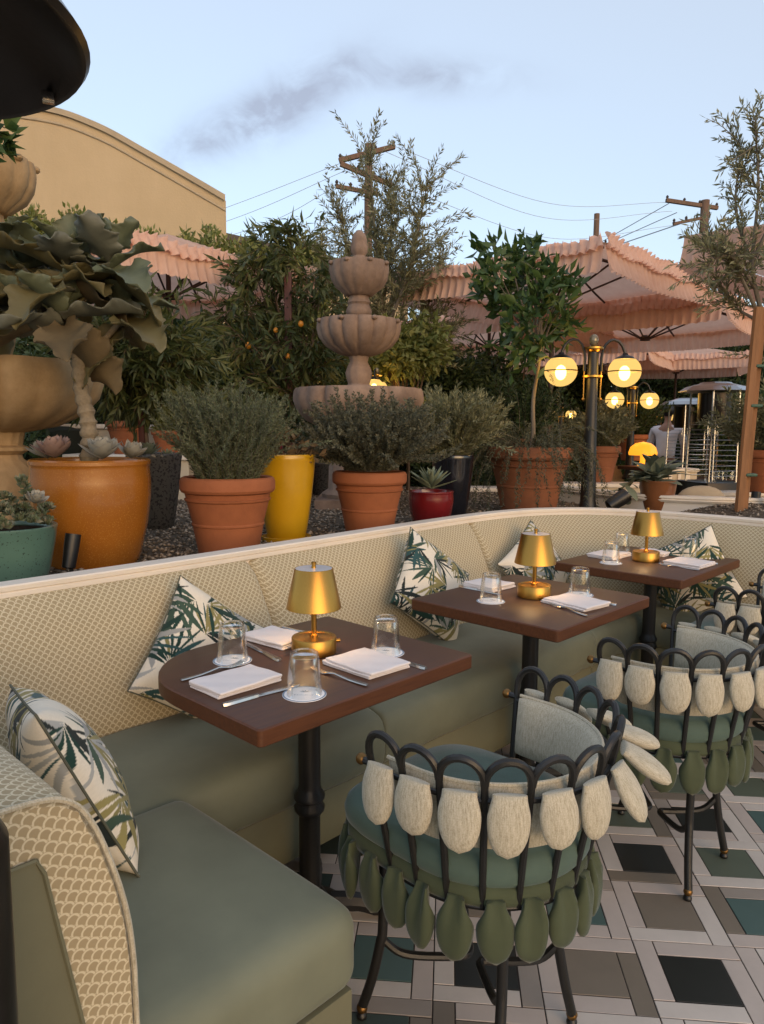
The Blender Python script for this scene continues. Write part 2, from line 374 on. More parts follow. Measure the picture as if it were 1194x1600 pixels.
# floor tiles: glazed stone with faint clouding
TILECOL = dict(black=(.024, .025, .021, 1), sage=(.115, .135, .095, 1), taupe=(.22, .18, .135, 1), teal=(.082, .135, .12, 1), dark_green=(.055, .075, .06, 1),
               pale=(.64, .565, .49, 1), pale_pink=(.55, .465, .40, 1), greige=(.35, .295, .245, 1), brown=(.13, .095, .065, 1))
for k, c in TILECOL.items(): surf('tile_'+k, c, .42, .09, 9, 0, .06, 60, .4, .002)
surf('grout', (.055, .040, .032, 1), .9, .2, 40)

# ------------------------------------------------------------------ ground and terrace floor
surf('ground_mat', (.14, .115, .09, 1), .95, .3, .6)
tag(MB().box(-400, 400, -300, 600, -.6, -.05).build('ground', M['ground_mat'], smooth=False), kind='structure')
floor = tag(MB().box(-6, 16, -6, 24, -.045, -.0022).build('floor', M['grout'], smooth=False), kind='structure')
TA, TM = .0887, .2693; TO = Vector((.7404, 2.4058, 0)); TDX = Vector((math.cos(TA), -math.sin(TA), 0)); TDY = Vector((-math.sin(TA), -math.cos(TA), 0))
def tilemesh(lx, ly, mat):
    m = MB(); b = .0009; z = 0.0
    x, y = lx/2, ly/2
    m.add([(-x,-y,-.007),(x,-y,-.007),(x,y,-.007),(-x,y,-.007),(-x,-y,z-b),(x,-y,z-b),(x,y,z-b),(-x,y,z-b),(-x+b,-y+b,z),(x-b,-y+b,z),(x-b,y-b,z),(-x+b,y-b,z)],
          [(8,9,10,11)]+[(a, (a+1) % 4, 4+(a+1) % 4, 4+a) for a in range(4)]+[(4+a, 4+(a+1) % 4, 8+(a+1) % 4, 8+a) for a in range(4)])
    return m
GAP = .0034; WP = .2*TM; SQ = .6*TM; PLK = .8*TM
tm = {}
for k in ('black', 'sage', 'taupe', 'teal', 'dark_green', 'brown'): tm['q', k] = tilemesh(SQ-GAP, SQ-GAP, None).mesh('tile', M['tile_'+k], smooth=False)
for k in ('pale', 'pale_pink', 'greige', 'taupe'): tm['p', k] = tilemesh(PLK-GAP, WP-GAP, None).mesh('plank_tile', M['tile_'+k], smooth=False)
KNOWN = {(0,0):'black',(1,0):'sage',(0,1):'taupe',(1,1):'teal',(0,-1):'sage',(1,-1):'black',(2,-1):'teal',(-1,0):'sage',(-1,1):'teal',(-1,2):'taupe',(0,2):'black',(-3,2):'teal',(-2,2):'black',(-3,3):'dark_green',
         (2,0):'taupe',(1,2):'sage',(1,-2):'sage',(2,-2):'sage',(1,-3):'teal',(2,-4):'brown',(2,-3):'taupe',(0,-2):'taupe',(0,3):'teal',(-1,3):'sage'}
trg = random.Random(3); cand = []
for i in range(-16, 22):
    for j in range(-22, 18):
        c = TO+TDX*TM*(i+.5)+TDY*TM*(j+.5)
        if not (-3 < c.x < 5.2 and -2.2 < c.y < 7): continue
        d = c-ORG; s_, t_ = d.dot(EE), d.dot(NN)
        hid = (t_ > .62 and s_ < 3.2) or (s_ < -.12) or (s_ > 3.1)
        sqc = KNOWN.get((i, j)) or trg.choice(['black', 'sage', 'taupe', 'teal', 'dark_green', 'sage', 'teal'])
        pcs = [('q', sqc, .5, .5, 0)]
        for (px, py, rz) in ((.1, .4, 1), (.4, .9, 0), (.9, .6, 1), (.6, .1, 0)):
            pcs.append(('p', trg.choice(['pale', 'pale', 'pale', 'pale_pink', 'pale_pink', 'greige', 'taupe']), px, py, rz))
        for ty, colr, px, py, rz in pcs:
            q = TO+TDX*TM*(i+px)+TDY*TM*(j+py)
            v = q-CO; dep = v.dot(_fw); x = 597+FPX*v.dot(_r2)/dep if dep > .2 else -999; y = 800-FPX*v.dot(_u2)/dep if dep > .2 else 9999
            vis = dep > .2 and 470 < x < 1260 and 1060 < y < 1660 and not hid
            cand.append((0 if vis else 1, -y if vis else 0, ty, colr, q, rz))
cand.sort(key=lambda a: (a[0], a[1]))
far = {}; nvis = 0; cnt = {'q': 0, 'p': 0}
for vis, _, ty, colr, q, rz in cand:
    ang = -TA+(PI/2 if rz else 0)
    loc = (q.x, q.y, trg.uniform(-.0006, .0006))
    if vis == 0 and cnt[ty] < 280:
        cnt[ty] += 1; put('square_tile' if ty == 'q' else 'plank_tile', tm[ty, colr], floor, loc, (trg.uniform(-.002, .002), trg.uniform(-.002, .002), ang))
    else:
        far.setdefault(colr, []).append((ty, loc, ang))
fb = MB(); fm = []
for k, lst in far.items():
    fm.append(M['tile_'+k]); fb.cur = len(fm)-1
    for ty, loc, ang in lst:
        lx, ly = ((SQ-GAP)/2,)*2 if ty == 'q' else ((PLK-GAP)/2, (WP-GAP)/2); ca, sa = math.cos(ang), math.sin(ang)
        pts = [(loc[0]+x*ca-y*sa, loc[1]+x*sa+y*ca, 0.0) for x, y in ((-lx,-ly),(lx,-ly),(lx,ly),(-lx,ly))]
        fb.add(pts+[(x, y, -.007) for x, y, _ in pts], [(0,1,2,3)]+[(4+a, 4+(a+1) % 4, (a+1) % 4, a) for a in range(4)])
tag(fb.build('hidden_tiles', fm, floor, smooth=False), kind='stuff')

# ------------------------------------------------------------------ banquette
# control points in (s, t): J seat/back joint, K front edge of the painted cap, F front of the seat
CJ = [(-.43,.852),(-.1,.858),(.3,.862),(.7,.866),(1.1,.87),(1.5,.876),(1.9,.883),(2.2,.885),(2.45,.868),(2.65,.80),(2.82,.70),(2.94,.54),(3.00,.33),(3.02,.05),(3.02,-.3),(3.02,-.75)]
CK = [(-.62,.966),(-.17,.975),(.25,.985),(.65,1.005),(1.05,1.032),(1.5,1.062),(1.9,1.088),(2.22,1.100),(2.50,1.085),(2.74,1.03),(2.95,.90),(3.09,.70),(3.15,.47),(3.165,.10),(3.15,-.3),(3.15,-.75)]
CF = [(-.43,.345),(-.1,.345),(.3,.345),(.7,.345),(1.1,.345),(1.5,.345),(1.9,.345),(2.2,.345),(2.40,.342),(2.52,.336),(2.60,.318),(2.655,.27),(2.68,.19),(2.685,-.03),(2.685,-.35),(2.685,-.78)]
def crv(ctrl, u):
    n = len(ctrl)-1; i = min(n-1, max(0, int(u))); t = u-i
    g = lambda k: Vector((*ctrl[min(n, max(0, k))], 0)) if 0 <= k <= n else (Vector((*ctrl[0], 0))*2-Vector((*ctrl[1], 0)) if k < 0 else Vector((*ctrl[n], 0))*2-Vector((*ctrl[n-1], 0)))
    a, b, c, d = g(i-1), g(i), g(i+1), g(i+2)
    return .5*((2*b)+(c-a)*t+(2*a-5*b+4*c-d)*t*t+(3*b-a-3*c+d)*t**3)
SEAMS = [0.0, 3.15, 6.9, 15.0]      # in curve parameter
ban = thing('banquette', 'long curved banquette with fish-scale patterned back and sage green seat', 'bench', ORG, TH)
bprof = [(0, .0), (.03, .55), (.08, .85), (.2, 1.0), (.4, 1.0), (.6, .92), (.75, .8), (.86, .62), (.93, .40), (.975, .18), (1.0, -.12), (1.0, -.5)]
def backpanel(ua, ub, nu):
    P = []; UV = []; su = 0; prev = None
    for i in range(nu):
        # finer steps near the seams
        k = i/(nu-1); k = .5-.5*math.cos(PI*k); u = lerp(ua, ub, k)
        j, kk = crv(CJ, u), crv(CK, u); dr = (j-kk).normalized(); mid = (j+kk)/2
        if prev is not None: su += (mid-prev).length
        prev = mid; row = []; ruv = []; dd = min(abs(u-ua), abs(ub-u))*.4
        if ua == 0 and abs(u-ua) < abs(ub-u): dd = .2
        e = math.sqrt(max(0, 1-(1-min(1, dd/.055))**2))
        sv = 0; pv = None
        for v, b in bprof:
            base = j.lerp(kk, v); z = lerp(.44, .912, v)
            off = b*(.058*(.05+.95*e)) if b > 0 else b*.06
            if v > .85: z -= (1-e)*.04*(v-.85)/.15
            p = base+dr*off; p.z = z
            if pv is not None: sv += (p-pv).length
            pv = p; row.append(p); ruv.append((su, sv))
        P.append(row); UV.append(ruv)
    return MB().grid(P, nu, len(bprof), uv=UV)
for a, b, nu in ((SEAMS[0], SEAMS[1], 44), (SEAMS[1], SEAMS[2], 44), (SEAMS[2], SEAMS[3], 110)):
    backpanel(a, b, nu).build('back_panel', M['scale_fabric'], ban, angle=80)
# seat: cushion with rolled front edge, then a recessed base panel
sprof = [(0, 0, .455), (0, .03, .468), (0, .12, .478), (0, .5, .482), (0, .85, .478), (-.05, 1, .472), (-.026, 1, .465), (-.010, 1, .452), (-.001, 1, .432), (.004, 1, .40), (.003, 1, .35), (-.004, 1, .315), (-.014, 1, .302), (-.03, 1, .298)]
rngw = random.Random(5)
def seatpanel(ua, ub, nu):
    P = []
    for i in range(nu):
        k = i/(nu-1); u = lerp(ua, ub, .5-.5*math.cos(PI*k)); j, f = crv(CJ, u), crv(CF, u); dr = (f-j).normalized(); dd = min(abs(u-ua), abs(ub-u))*.4
        e = math.sqrt(max(0, 1-(1-min(1, dd/.022))**2)); row = []
        for o, k2, z in sprof:
            p = j.lerp(f, k2)+dr*o; p.z = z-(1-e)*.012*(1 if z > .3 else 0)+.002*math.sin(9*u+5*k2)
            if k2 >= 1: p = p-dr*(1-e)*.010
            row.append(p)
        P.append(row)
    return MB().grid(P, nu, len(sprof))
for a, b in zip(SEAMS[:-1], SEAMS[1:]):
    seatpanel(a, b, 44).build('seat_panel', M['bench_seat_cloth'], ban, angle=80)
    P = []
    for i in range(24):
        u = lerp(a+.006, b-.006, i/23); j, f = crv(CJ, u), crv(CF, u); dr = (f-j).normalized(); row = []
        for o, z in ((-.2, .300), (-.022, .300), (-.016, .294), (-.015, .20), (-.016, .135), (-.024, .128), (-.2, .128)):
            p = f+dr*o; p.z = z; row.append(p)
        P.append(row)
    MB().grid(P, 24, 7).build('base_panel', M['bench_base'], ban, angle=50)
# left return of the bench
def puff(x0, x1, y0, y1, z0, z1, r, crown):
    m = MB(); n = 18; bm = bmesh.new(); bmesh.ops.create_cube(bm, size=1)
    bmesh.ops.subdivide_edges(bm, edges=bm.edges[:], cuts=n, use_grid_fill=True)
    hx, hy, hz = (x1-x0)/2, (y1-y0)/2, (z1-z0)/2; c = Vector(((x0+x1)/2, (y0+y1)/2, (z0+z1)/2))
    for q in bm.verts:
        f = lambda a: math.copysign(abs(math.sin(a*PI))**.8, a) if abs(a) < .5 else a*2
        p = Vector((f(q.co.x)*hx, f(q.co.y)*hy, f(q.co.z)*hz)); i = Vector((max(-hx+r, min(hx-r, p.x)), max(-hy+r, min(hy-r, p.y)), max(-hz+r, min(hz-r, p.z))))
        d = p-i; p = i+(d.normalized()*r if d.length > 1e-7 else d)
        if p.z > 0: p.z += crown*max(0, 1-(p.x/hx)**4)*max(0, 1-(p.y/hy)**4)
        q.co = c+p
    bm.verts.index_update(); m.add([q.co[:] for q in bm.verts], [[q.index for q in f.verts] for f in bm.faces]); bm.free(); return m
puff(-.46, .038, -.278, .372, .298, .472, .05, .012).build('seat_panel', M['bench_seat_cloth'], ban, angle=80)
MB().rbox(-.46, .022, -.262, .36, .128, .2965, .006).build('base_panel', M['bench_base'], ban)
# back of the return: solid arm with patterned skin, its end towards the viewer
inn = [(-.425,.44),(-.427,.55),(-.428,.60),(-.434,.668),(-.447,.733),(-.467,.800),(-.482,.838),(-.499,.868),(-.523,.888),(-.555,.897),(-.62,.900),(-.70,.898)]
P = []; UV = []
for t in (-.262, -.255, -.1, .1, .3, .5, .7, .86, 1.0):
    row = []; ruv = []; l = 0; pv = None
    for s_, z in inn:
        k = .006 if t < -.26 else 0
        p = Vector((s_-k*(1 if z < .86 else 0), t, z-k*(1 if z > .8 else 0)))
        if pv is not None: l += math.hypot(p.x-pv.x, p.z-pv.z)
        pv = p; row.append(p); ruv.append((t, l))
    P.append(row); UV.append(ruv)
MB().grid(P, len(P), len(inn), uv=UV).build('back_panel', M['scale_fabric'], ban, angle=60)
end = [(s_-.006*(1 if z < .86 else 0), z-.006*(1 if z > .8 else 0)) for s_, z in inn]+[(-.70, .10), (-.425, .10)]
m = MB(); ca, sa = math.cos(.3), math.sin(.3); y = -.262
m.add([(s_, y, z) for s_, z in end], [tuple(range(len(end)-1, -1, -1))], [(s_*ca+z*sa, -s_*sa+z*ca) for s_, z in end])
m.add([(s_, y, z) for s_, z in end[-3:]]+[(s_, 1.0, z) for s_, z in end[-3:]], [(0, 1, 4, 3), (1, 2, 5, 4)])
arm = m.build('arm_end_panel', M['scale_fabric'], ban, smooth=False); arm['label'] = 'golden fish-scale end of the bench arm'
ip = [(-.556,.822),(-.70,.822),(-.70,.105),(-.455,.105),(-.507,.554),(-.540,.742)]
m = MB(); m.add([(s_, -.268, z) for s_, z in ip]+[(s_, -.2615, z) for s_, z in ip], [(5,4,3,2,1,0)]+[(i, (i+1) % 6, 6+(i+1) % 6, 6+i) for i in range(6)])
m.build('arm_inset', M['bench_base'], ban, smooth=False)
MB().tube(bez([(s_+.001, -.262, z+.002) for s_, z in inn], 4), .0042, 6).build('piping', M['linen'], ban)
MB().tube([(s_, -.268, z) for s_, z in [(-.70,.822),(-.560,.822),(-.550,.80),(-.540,.742),(-.507,.554),(-.455,.105)]], .0035, 6).build('piping', M['bench_base'], ban)
for s_, t in ((.0, -.22), (.0, .30), (-.40, -.22), (.9, .42), (2.1, .42), (2.75, -.5)):
    MB().lathe([(.012, .0), (.022, .012), (.026, .04), (.018, .07), (.014, .13)], 14, (s_, t, 0)).build('foot', M['dark_wood'], ban)

# ------------------------------------------------------------------ planter wall behind the bench and its gravel bed
pw = thing('planter_wall', 'cream painted low wall with moulded cap behind the banquette', 'wall', ORG, TH)
us = [i*.25 for i in range(61)]
def ksweep(prof, u_list):
    P = []
    for u in u_list:
        j, k = crv(CJ, u), crv(CK, u); dr = (k-j).normalized(); row = []
        for o, z in prof: p = k+dr*o; p.z = z; row.append(p)
        P.append(row)
    return MB().grid(P, len(u_list), len(prof), closed_v=True)
ksweep([(-.006,.899),(-.012,.903),(-.013,.914),(-.008,.918),(-.014,.921),(-.016,.934),(-.012,.938),(.062,.938),(.066,.934),(.066,.903)], us).build('cap', M['cream_paint'], pw, angle=35)
ksweep([(.004,.02),(.004,.90),(.055,.90),(.055,.02)], us).build('wall_body', M['cream_paint'], pw, angle=35)
m = MB(); m.rbox(-.79, -.702, -.262, .90, .902, .938, .006); m.box(-.78, -.712, -.255, .92, 0, .9015); m.build('return_wall', M['cream_paint'], pw, smooth=False)
GZ = .82
kp = []
for u in us:
    j, k = crv(CJ, u), crv(CK, u); p = k+(k-j).normalized()*.03; kp.append(S(p.x, p.y))
bed = [(p.x, p.y) for p in kp]+[(3.9, 2.6), (4.6, 4.5), (3.6, 4.85), (2.6, 4.95), (1.75, 5.25), (1.45, 5.9), (1.2, 6.9), (-.2, 7.6), (-4.2, 7.4), (-4.2, 1.9)]
surf('gravel_mat', (.15, .12, .09, 1), .95, .6, 90, 0, 1.0, 160, .2, .02)
tag(MB().prism(bed, .3, GZ).build('gravel_bed', M['gravel_mat'], smooth=False), kind='structure')
# loose gravel stones
n = 26000; px = rng.uniform(-3.2, 3.9, n*3); py = rng.uniform(2.2, 7.2, n*3)
keep = rng.random(n*3) < np.clip(3.2/np.maximum(py, 1), .25, 1)
from mathutils.geometry import intersect_point_line
bx = np.array([b[0] for b in bed]); byy = np.array([b[1] for b in bed]); ins = np.zeros(n*3, bool); j = len(bed)-1
for i in range(len(bed)):
    c1 = (byy[i] > py) != (byy[j] > py)
    with np.errstate(divide='ignore', invalid='ignore'): xi = (bx[j]-bx[i])*(py-byy[i])/(byy[j]-byy[i])+bx[i]
    ins ^= c1 & (px < xi); j = i
sel = np.where(keep & ins)[0][:n]; px, py = px[sel], py[sel]; n = len(px)
octv = np.array([(1,0,0),(0,1,0),(-1,0,0),(0,-1,0),(0,0,1),(0,0,-.6)], float); octf = np.array([(0,1,4),(1,2,4),(2,3,4),(3,0,4),(1,0,5),(2,1,5),(3,2,5),(0,3,5)])
sz = rng.uniform(.0055, .0135, (n, 1, 1))*np.stack([rng.uniform(.7, 1.5, n), rng.uniform(.7, 1.3, n), rng.uniform(.45, .9, n)], 1)[:, None, :]
a = rng.uniform(0, 2*PI, n); v = octv[None]*sz; v = v+rng.normal(size=v.shape)*.0012
x = v[:, :, 0]*np.cos(a)[:, None]-v[:, :, 1]*np.sin(a)[:, None]; yv = v[:, :, 0]*np.sin(a)[:, None]+v[:, :, 1]*np.cos(a)[:, None]
def gzn(x_, y_):
    """the bed rises towards the far wall on the right"""
    a_ = np.clip((x_-1.95)/.45, 0, 1); a_ = a_*a_*(3-2*a_); return GZ+.088*a_
v = np.stack([x+px[:, None], yv+py[:, None], v[:, :, 2]+gzn(px, py)[:, None]+.004], 2)
gx_ = np.arange(1.9, 4.6, .045); gy_ = np.arange(2.4, 5.4, .045); GX, GY = np.meshgrid(gx_, gy_, indexing='ij'); gi = np.zeros(GX.shape, bool); j = len(bed)-1
for i in range(len(bed)):
    c1 = (byy[i] > GY) != (byy[j] > GY)
    with np.errstate(divide='ignore', invalid='ignore'): xi = (bx[j]-bx[i])*(GY-byy[i])/(byy[j]-byy[i])+bx[i]
    gi ^= c1 & (GX < xi); j = i
zz_ = gzn(GX, GY)+.001+rng.normal(size=GX.shape)*.003; ny_ = len(gy_)
mm = MB(); mm.add(np.stack([GX.ravel(), GY.ravel(), zz_.ravel()], 1).tolist(), [(a_*ny_+b_, (a_+1)*ny_+b_, (a_+1)*ny_+b_+1, a_*ny_+b_+1) for a_ in range(len(gx_)-1) for b_ in range(ny_-1) if gi[a_, b_] and gi[a_+1, b_] and gi[a_, b_+1] and gi[a_+1, b_+1]])
tag(mm.build('gravel_rise', M['gravel_mat'], angle=80), kind='structure')
me = bpy.data.meshes.new('gravel'); me.vertices.add(n*6); me.vertices.foreach_set('co', v.astype(np.float32).ravel())
idx = (np.arange(n)[:, None]*6+octf.ravel()[None]).ravel().astype(np.int32); me.loops.add(len(idx)); me.loops.foreach_set('vertex_index', idx)
me.polygons.add(n*8); me.polygons.foreach_set('loop_start', np.arange(0, n*24, 3, dtype=np.int32))
q = NT('gravel_stones'); g = q.n('ShaderNodeNewGeometry'); q.l(q.ramp(g.outputs['Random Per Island'], [(0, (.06, .045, .03, 1)), (.4, (.18, .14, .10, 1)), (.75, (.30, .24, .18, 1)), (1, (.46, .39, .31, 1))]), q.b.inputs['Base Color']); q.set(Roughness=.9)
me.materials.append(q.m); me.update(calc_edges=True)
tag(put('gravel', me), 'loose brown and grey gravel covering the planting bed', 'gravel', kind='stuff')
# ------------------------------------------------------------------ dining tables
def rounded(pts, rad, n=10):
    """polygon with individually rounded corners"""
    o = []; k = len(pts)
    for i in range(k):
        p, a, b = Vector((*pts[i], 0)), Vector((*pts[i-1], 0)), Vector((*pts[(i+1) % k], 0)); r = rad[i]
        u, v = (a-p).normalized(), (b-p).normalized(); c = p+(u+v)*r
        for j in range(n+1):
            t = PI/2*j/n; o.append(tuple((c-v*r*math.cos(t)-u*r*math.sin(t))[:2]))
    return o
def table(label, s0, w_, t0, d_, rad, col):
    T = thing('dining_table', label, 'table', S(s0+w_/2, t0+d_/2), TH, 'tables along the banquette')
    a, b = w_/2, d_/2; out_ = rounded([(-a, -b), (a, -b), (a, b), (-a, b)], rad)
    m = MB(); e = .004; n = len(out_); cx = lambda k: [(x*(1-k/a), y*(1-k/b)) for x, y in out_]
    ring = [(cx(e), .708), (out_, .712), (out_, .746), (cx(e*.5), .749), (cx(e), .75)]
    vs = [(x, y, z) for o, z in ring for x, y in o]; m.cur = 1
    m.add(vs, [(i*n+k, i*n+(k+1) % n, (i+1)*n+(k+1) % n, (i+1)*n+k) for i in range(4) for k in range(n)]); k0 = len(m.v)-5*n
    m.f.append(tuple(range(n-1, -1, -1))); m.mi.append(1); m.f.append(tuple(4*n+k for k in range(n))); m.mi.append(0)
    m.build('tabletop', [M['table_wood'], M['table_edge']], T, angle=30)
    cxy = col
    MB().lathe([(.030,.05),(.030,.31),(.034,.315),(.042,.325),(.043,.335),(.037,.345),(.037,.355),(.043,.36),(.043,.37),(.033,.385),(.031,.40),(.031,.65),(.036,.655),(.036,.665),(.031,.67),(.031,.70)], 24, (*cxy, 0)).build('column', M['black_iron'], T)
    MB().box(cxy[0]-.13, cxy[0]+.13, cxy[1]-.13, cxy[1]+.13, .6985, .7075).build('top_plate', M['black_iron'], T, smooth=False)
    bs = MB().lathe([(.10,.022),(.105,.03),(.085,.045),(.055,.055),(.045,.075),(.034,.085)], 24, (*cxy, 0)).build('base', M['black_iron'], T)
    for k in range(4):
        an = PI/4+k*PI/2; c, s_ = math.cos(an), math.sin(an)
        MB().tube(bez([(cxy[0]+c*.06, cxy[1]+s_*.06, .05), (cxy[0]+c*.14, cxy[1]+s_*.14, .046), (cxy[0]+c*.20, cxy[1]+s_*.20, .028), (cxy[0]+c*.245, cxy[1]+s_*.245, .016)], 4), [.028]*4+[.026]*4+[.022]*4+[.016], 8).build('base_foot', M['black_iron'], bs)
    return T
table('brown wooden table with one rounded corner nearest the bench arm', 0, .753, 0, .615, [.012, .012, .012, .27], (0, -.03))
table('brown wooden table in the middle of the three along the bench', 1.145, .69, -.045, .63, [.012]*4, (0, 0))
table('brown wooden table farthest away in the curved bench corner', 2.235, .74, -.01, .625, [.012]*4, (-.03, -.03))

# ------------------------------------------------------------------ brass table lamps
surf('cap_sky_reflection', (.80, .77, .78, 1), .3, .05, 20, .4)  # pale reflection of the sky put into the top disc's colour
glow('lamp_bulb', (1, .72, .35, 1), 6)
def lamp():
    T = thing('table_lamp', '', 'lamp', group='brass table lamps')
    MB().lathe([(.062,0),(.064,.002),(.064,.044),(.062,.047),(.052,.0475),(.051,.0455),(.012,.0455),(.012,.052),(.008,.056),(.008,.06)], 48).build('base', M['brass'], T)
    MB().lathe([(.008,.055),(.008,.20)], 16).build('stem', M['brass'], T)
    pr_ = [(.0775,.130),(.0785,.131),(.0545,.243),(.0535,.2445),(.0520,.2435),(.0765,.131),(.0775,.130)]
    MB().lathe(pr_, 56, close=False).build('shade', M['brass'], T, angle=50)
    cp = MB().lathe([(.0515,.2415),(.0518,.2440),(.0,.2445)], 40).build('top_disc', M['cap_sky_reflection'], T)
    MB().lathe([(.007,.2445),(.006,.252),(.0075,.257),(.0072,.262),(.0,.2625)], 16).build('finial', M['brass'], cp)
    MB().ball((0,0,.205), .018, 12).build('bulb', M['lamp_bulb'], T)
    MB().tube([(.060, -.015, .03), (.073, -.018, .03)], .0055, 10).build('switch', M['brass'], T)
    ld = bpy.data.lights.new('bulb_light', 'POINT'); ld.energy = .55; ld.color = (1, .68, .34); ld.shadow_soft_size = .02
    lo = bpy.data.objects.new('bulb_light', ld); C.objects.link(lo); lo.parent = T; lo.location = (0, 0, .165)
    return T
l1 = lamp(); l1.location = S(.445, .335, .7502); l1.rotation_euler = (0, 0, .5); l1['label'] = 'brass cone-shaded lamp on the nearest table with rounded corner'
dup(l1, 'brass cone-shaded lamp on the middle table', S(1.513, .275, .7502), .9)
dup(l1, 'brass cone-shaded lamp on the farthest table in the bench corner', S(2.595, .312, .7502), 1.4)

# ------------------------------------------------------------------ tumblers upside down on paper coasters
surf('coaster_paper', (.84, .83, .84, 1), .8, .04, 40)
surf('coaster_blue', (.20, .27, .36, 1), .7, .1, 40)
surf('coaster_ink', (.28, .32, .38, 1), .8, .1, 40)
def coaster():
    T = thing('coaster', '', 'coaster', group='paper coasters under the glasses')
    MB().lathe([(.0525,0),(.053,.0004),(.053,.0014),(.0525,.0018)], 40).build('disc', M['coaster_paper'], T)
    MB().lathe([(.0485,.0021),(.0525,.0021),(.0525,.0018),(.0485,.0018),(.0485,.0021)], 40, close=False).build('rim_print', M['coaster_blue'], T)
    m = MB()
    for k in range(5):      # small sprig printed above a line of script
        a = PI/2+(k-2)*.55; p = Vector((0, .010, .0021)); d = Vector((math.cos(a), math.sin(a), 0)); n_ = Vector((-d.y, d.x, 0))
        m.add([p, p+d*.008+n_*.002, p+d*.016, p+d*.008-n_*.002], [(0, 3, 2, 1)])
    x = -.024
    rr = random.Random(2)
    while x < .022:
        w_ = rr.uniform(.0012, .0034); h_ = rr.uniform(.003, .007); m.add([(x, -.010, .0021), (x+w_*.5, -.010, .0021), (x+w_*.5+.0015, -.010+h_, .0021), (x+.0015, -.010+h_, .0021)], [(0, 1, 2, 3)]); x += w_+.0012
    m.build('print', M['coaster_ink'], T, smooth=False); return T
def tumbler():
    T = thing('tumbler', '', 'glass', group='upturned drinking glasses')
    pr_ = [(.0425,.0),(.0432,.001),(.0412,.03),(.0375,.07),(.0345,.097),(.033,.1025),(.030,.1045),(.0,.1050)]
    inner = [(.0,.090),(.027,.0905),(.031,.092),(.0325,.089),(.0362,.068),(.0398,.03),(.0415,.001),(.0425,.0)]
    MB().lathe(pr_, 40, close=False).build('outer_wall', M['clear_glass'], T, angle=60)
    MB().lathe(inner[::1], 40, close=False).build('inner_wall', M['clear_glass'], T, angle=60)
    return T
co, tu = coaster(), tumbler()
glasses = [(.236, .435, 'behind the napkin at the rounded corner of the nearest table'), (.205, .095, 'at the front corner of the nearest table'), (.585, .185, 'at the right side of the nearest table'),
           (1.326, .345, 'at the left edge of the middle table'), (1.665, .165, 'behind the front napkin on the middle table'),
           (2.404, .402, 'at the left side of the farthest table'), (2.72, .50, 'behind the lamp on the farthest table'), (2.86, .20, 'at the right side of the farthest table in front of a cushion')]
for i, (s_, t_, tx) in enumerate(glasses):
    rz = random.uniform(0, 6)
    if i == 0:
        co.location = S(s_, t_, .7502); tu.location = S(s_, t_, .7524); co['label'] = 'white paper coaster '+tx; tu['label'] = 'clear upturned glass '+tx
        co.rotation_euler = (0, 0, -.2)
    else:
        dup(co, 'white paper coaster '+tx, S(s_, t_, .7502), -.2+random.uniform(-.6, .6)); dup(tu, 'clear upturned glass '+tx, S(s_, t_, .7524), rz)

# ------------------------------------------------------------------ folded napkins and cutlery
surf('napkin_cloth', (.72, .67, .66, 1), .9, .05, 20, 0, .25, 900, .15, .0008)
def napkin(label, s_, t_, ls, lt, rz, seed):
    rr = random.Random(seed); T = thing('napkin', label, 'napkin', S(s_, t_, .7502), TH+rz, 'folded white napkins')
    zz = 0
    for k in range(3):
        h_ = (.0065, .006, .0075)[k]; a, b = ls/2-rr.uniform(0, .004), lt/2-rr.uniform(0, .004); dx, dy = rr.uniform(-.003, .003), rr.uniform(-.003, .003)
        m = puff(-a+dx, a+dx, -b+dy, b+dy, zz, zz+h_, h_*.48, 0)
        def wv(v):
            x, y, z = v; f_ = (z-zz)/h_; k_ = .0013*math.sin(23*x+seed+k)*math.cos(19*y-seed)+.0009*math.sin(70*(x+y)+seed*2); sk = .003*math.sin(11*x+seed*3+k)
            return (x+.0025*math.sin(14*y+seed+k), y+sk, z+k_*max(0, f_))
        m.v = [wv(v) for v in m.v]
        m.build('fold', M['napkin_cloth'], T, angle=70); zz += h_-.0008
    return T
napkin('folded white napkin near the rounded corner of the nearest table', .13, .272, .19, .13, .02, 1)
napkin('folded white napkin beside the lamp at the back of the nearest table', .445, .505, .135, .185, .08, 2)
napkin('folded white napkin at the right front edge of the nearest table', .462, .140, .15, .185, -.03, 3)
napkin('folded white napkin at the back left of the middle table', 1.535, .50, .155, .155, -.05, 4)
napkin('folded white napkin at the front of the middle table', 1.505, .095, .155, .20, -.12, 5)
napkin('folded white napkin at the back left of the farthest table', 2.575, .495, .20, .15, -.05, 6)
napkin('folded white napkin at the right back of the farthest table', 2.815, .37, .15, .16, .1, 7)
napkin('folded white napkin at the front of the farthest table', 2.635, .115, .175, .185, -.08, 8)
def strip(path, widths, th):
    """flat bar along x with varying width and a height profile"""
    m = MB(); vs = []
    for (x, z), w_ in zip(path, widths): vs += [(x, -w_/2, z), (x, w_/2, z), (x, w_*.35, z+th), (x, -w_*.35, z+th)]
    n = len(path); f = [(i*4+k, i*4+(k+1) % 4, (i+1)*4+(k+1) % 4, (i+1)*4+k) for i in range(n-1) for k in range(4)]
    m.add(vs, f+[(0, 1, 2, 3), ((n-1)*4+3, (n-1)*4+2, (n-1)*4+1, (n-1)*4)]); return m
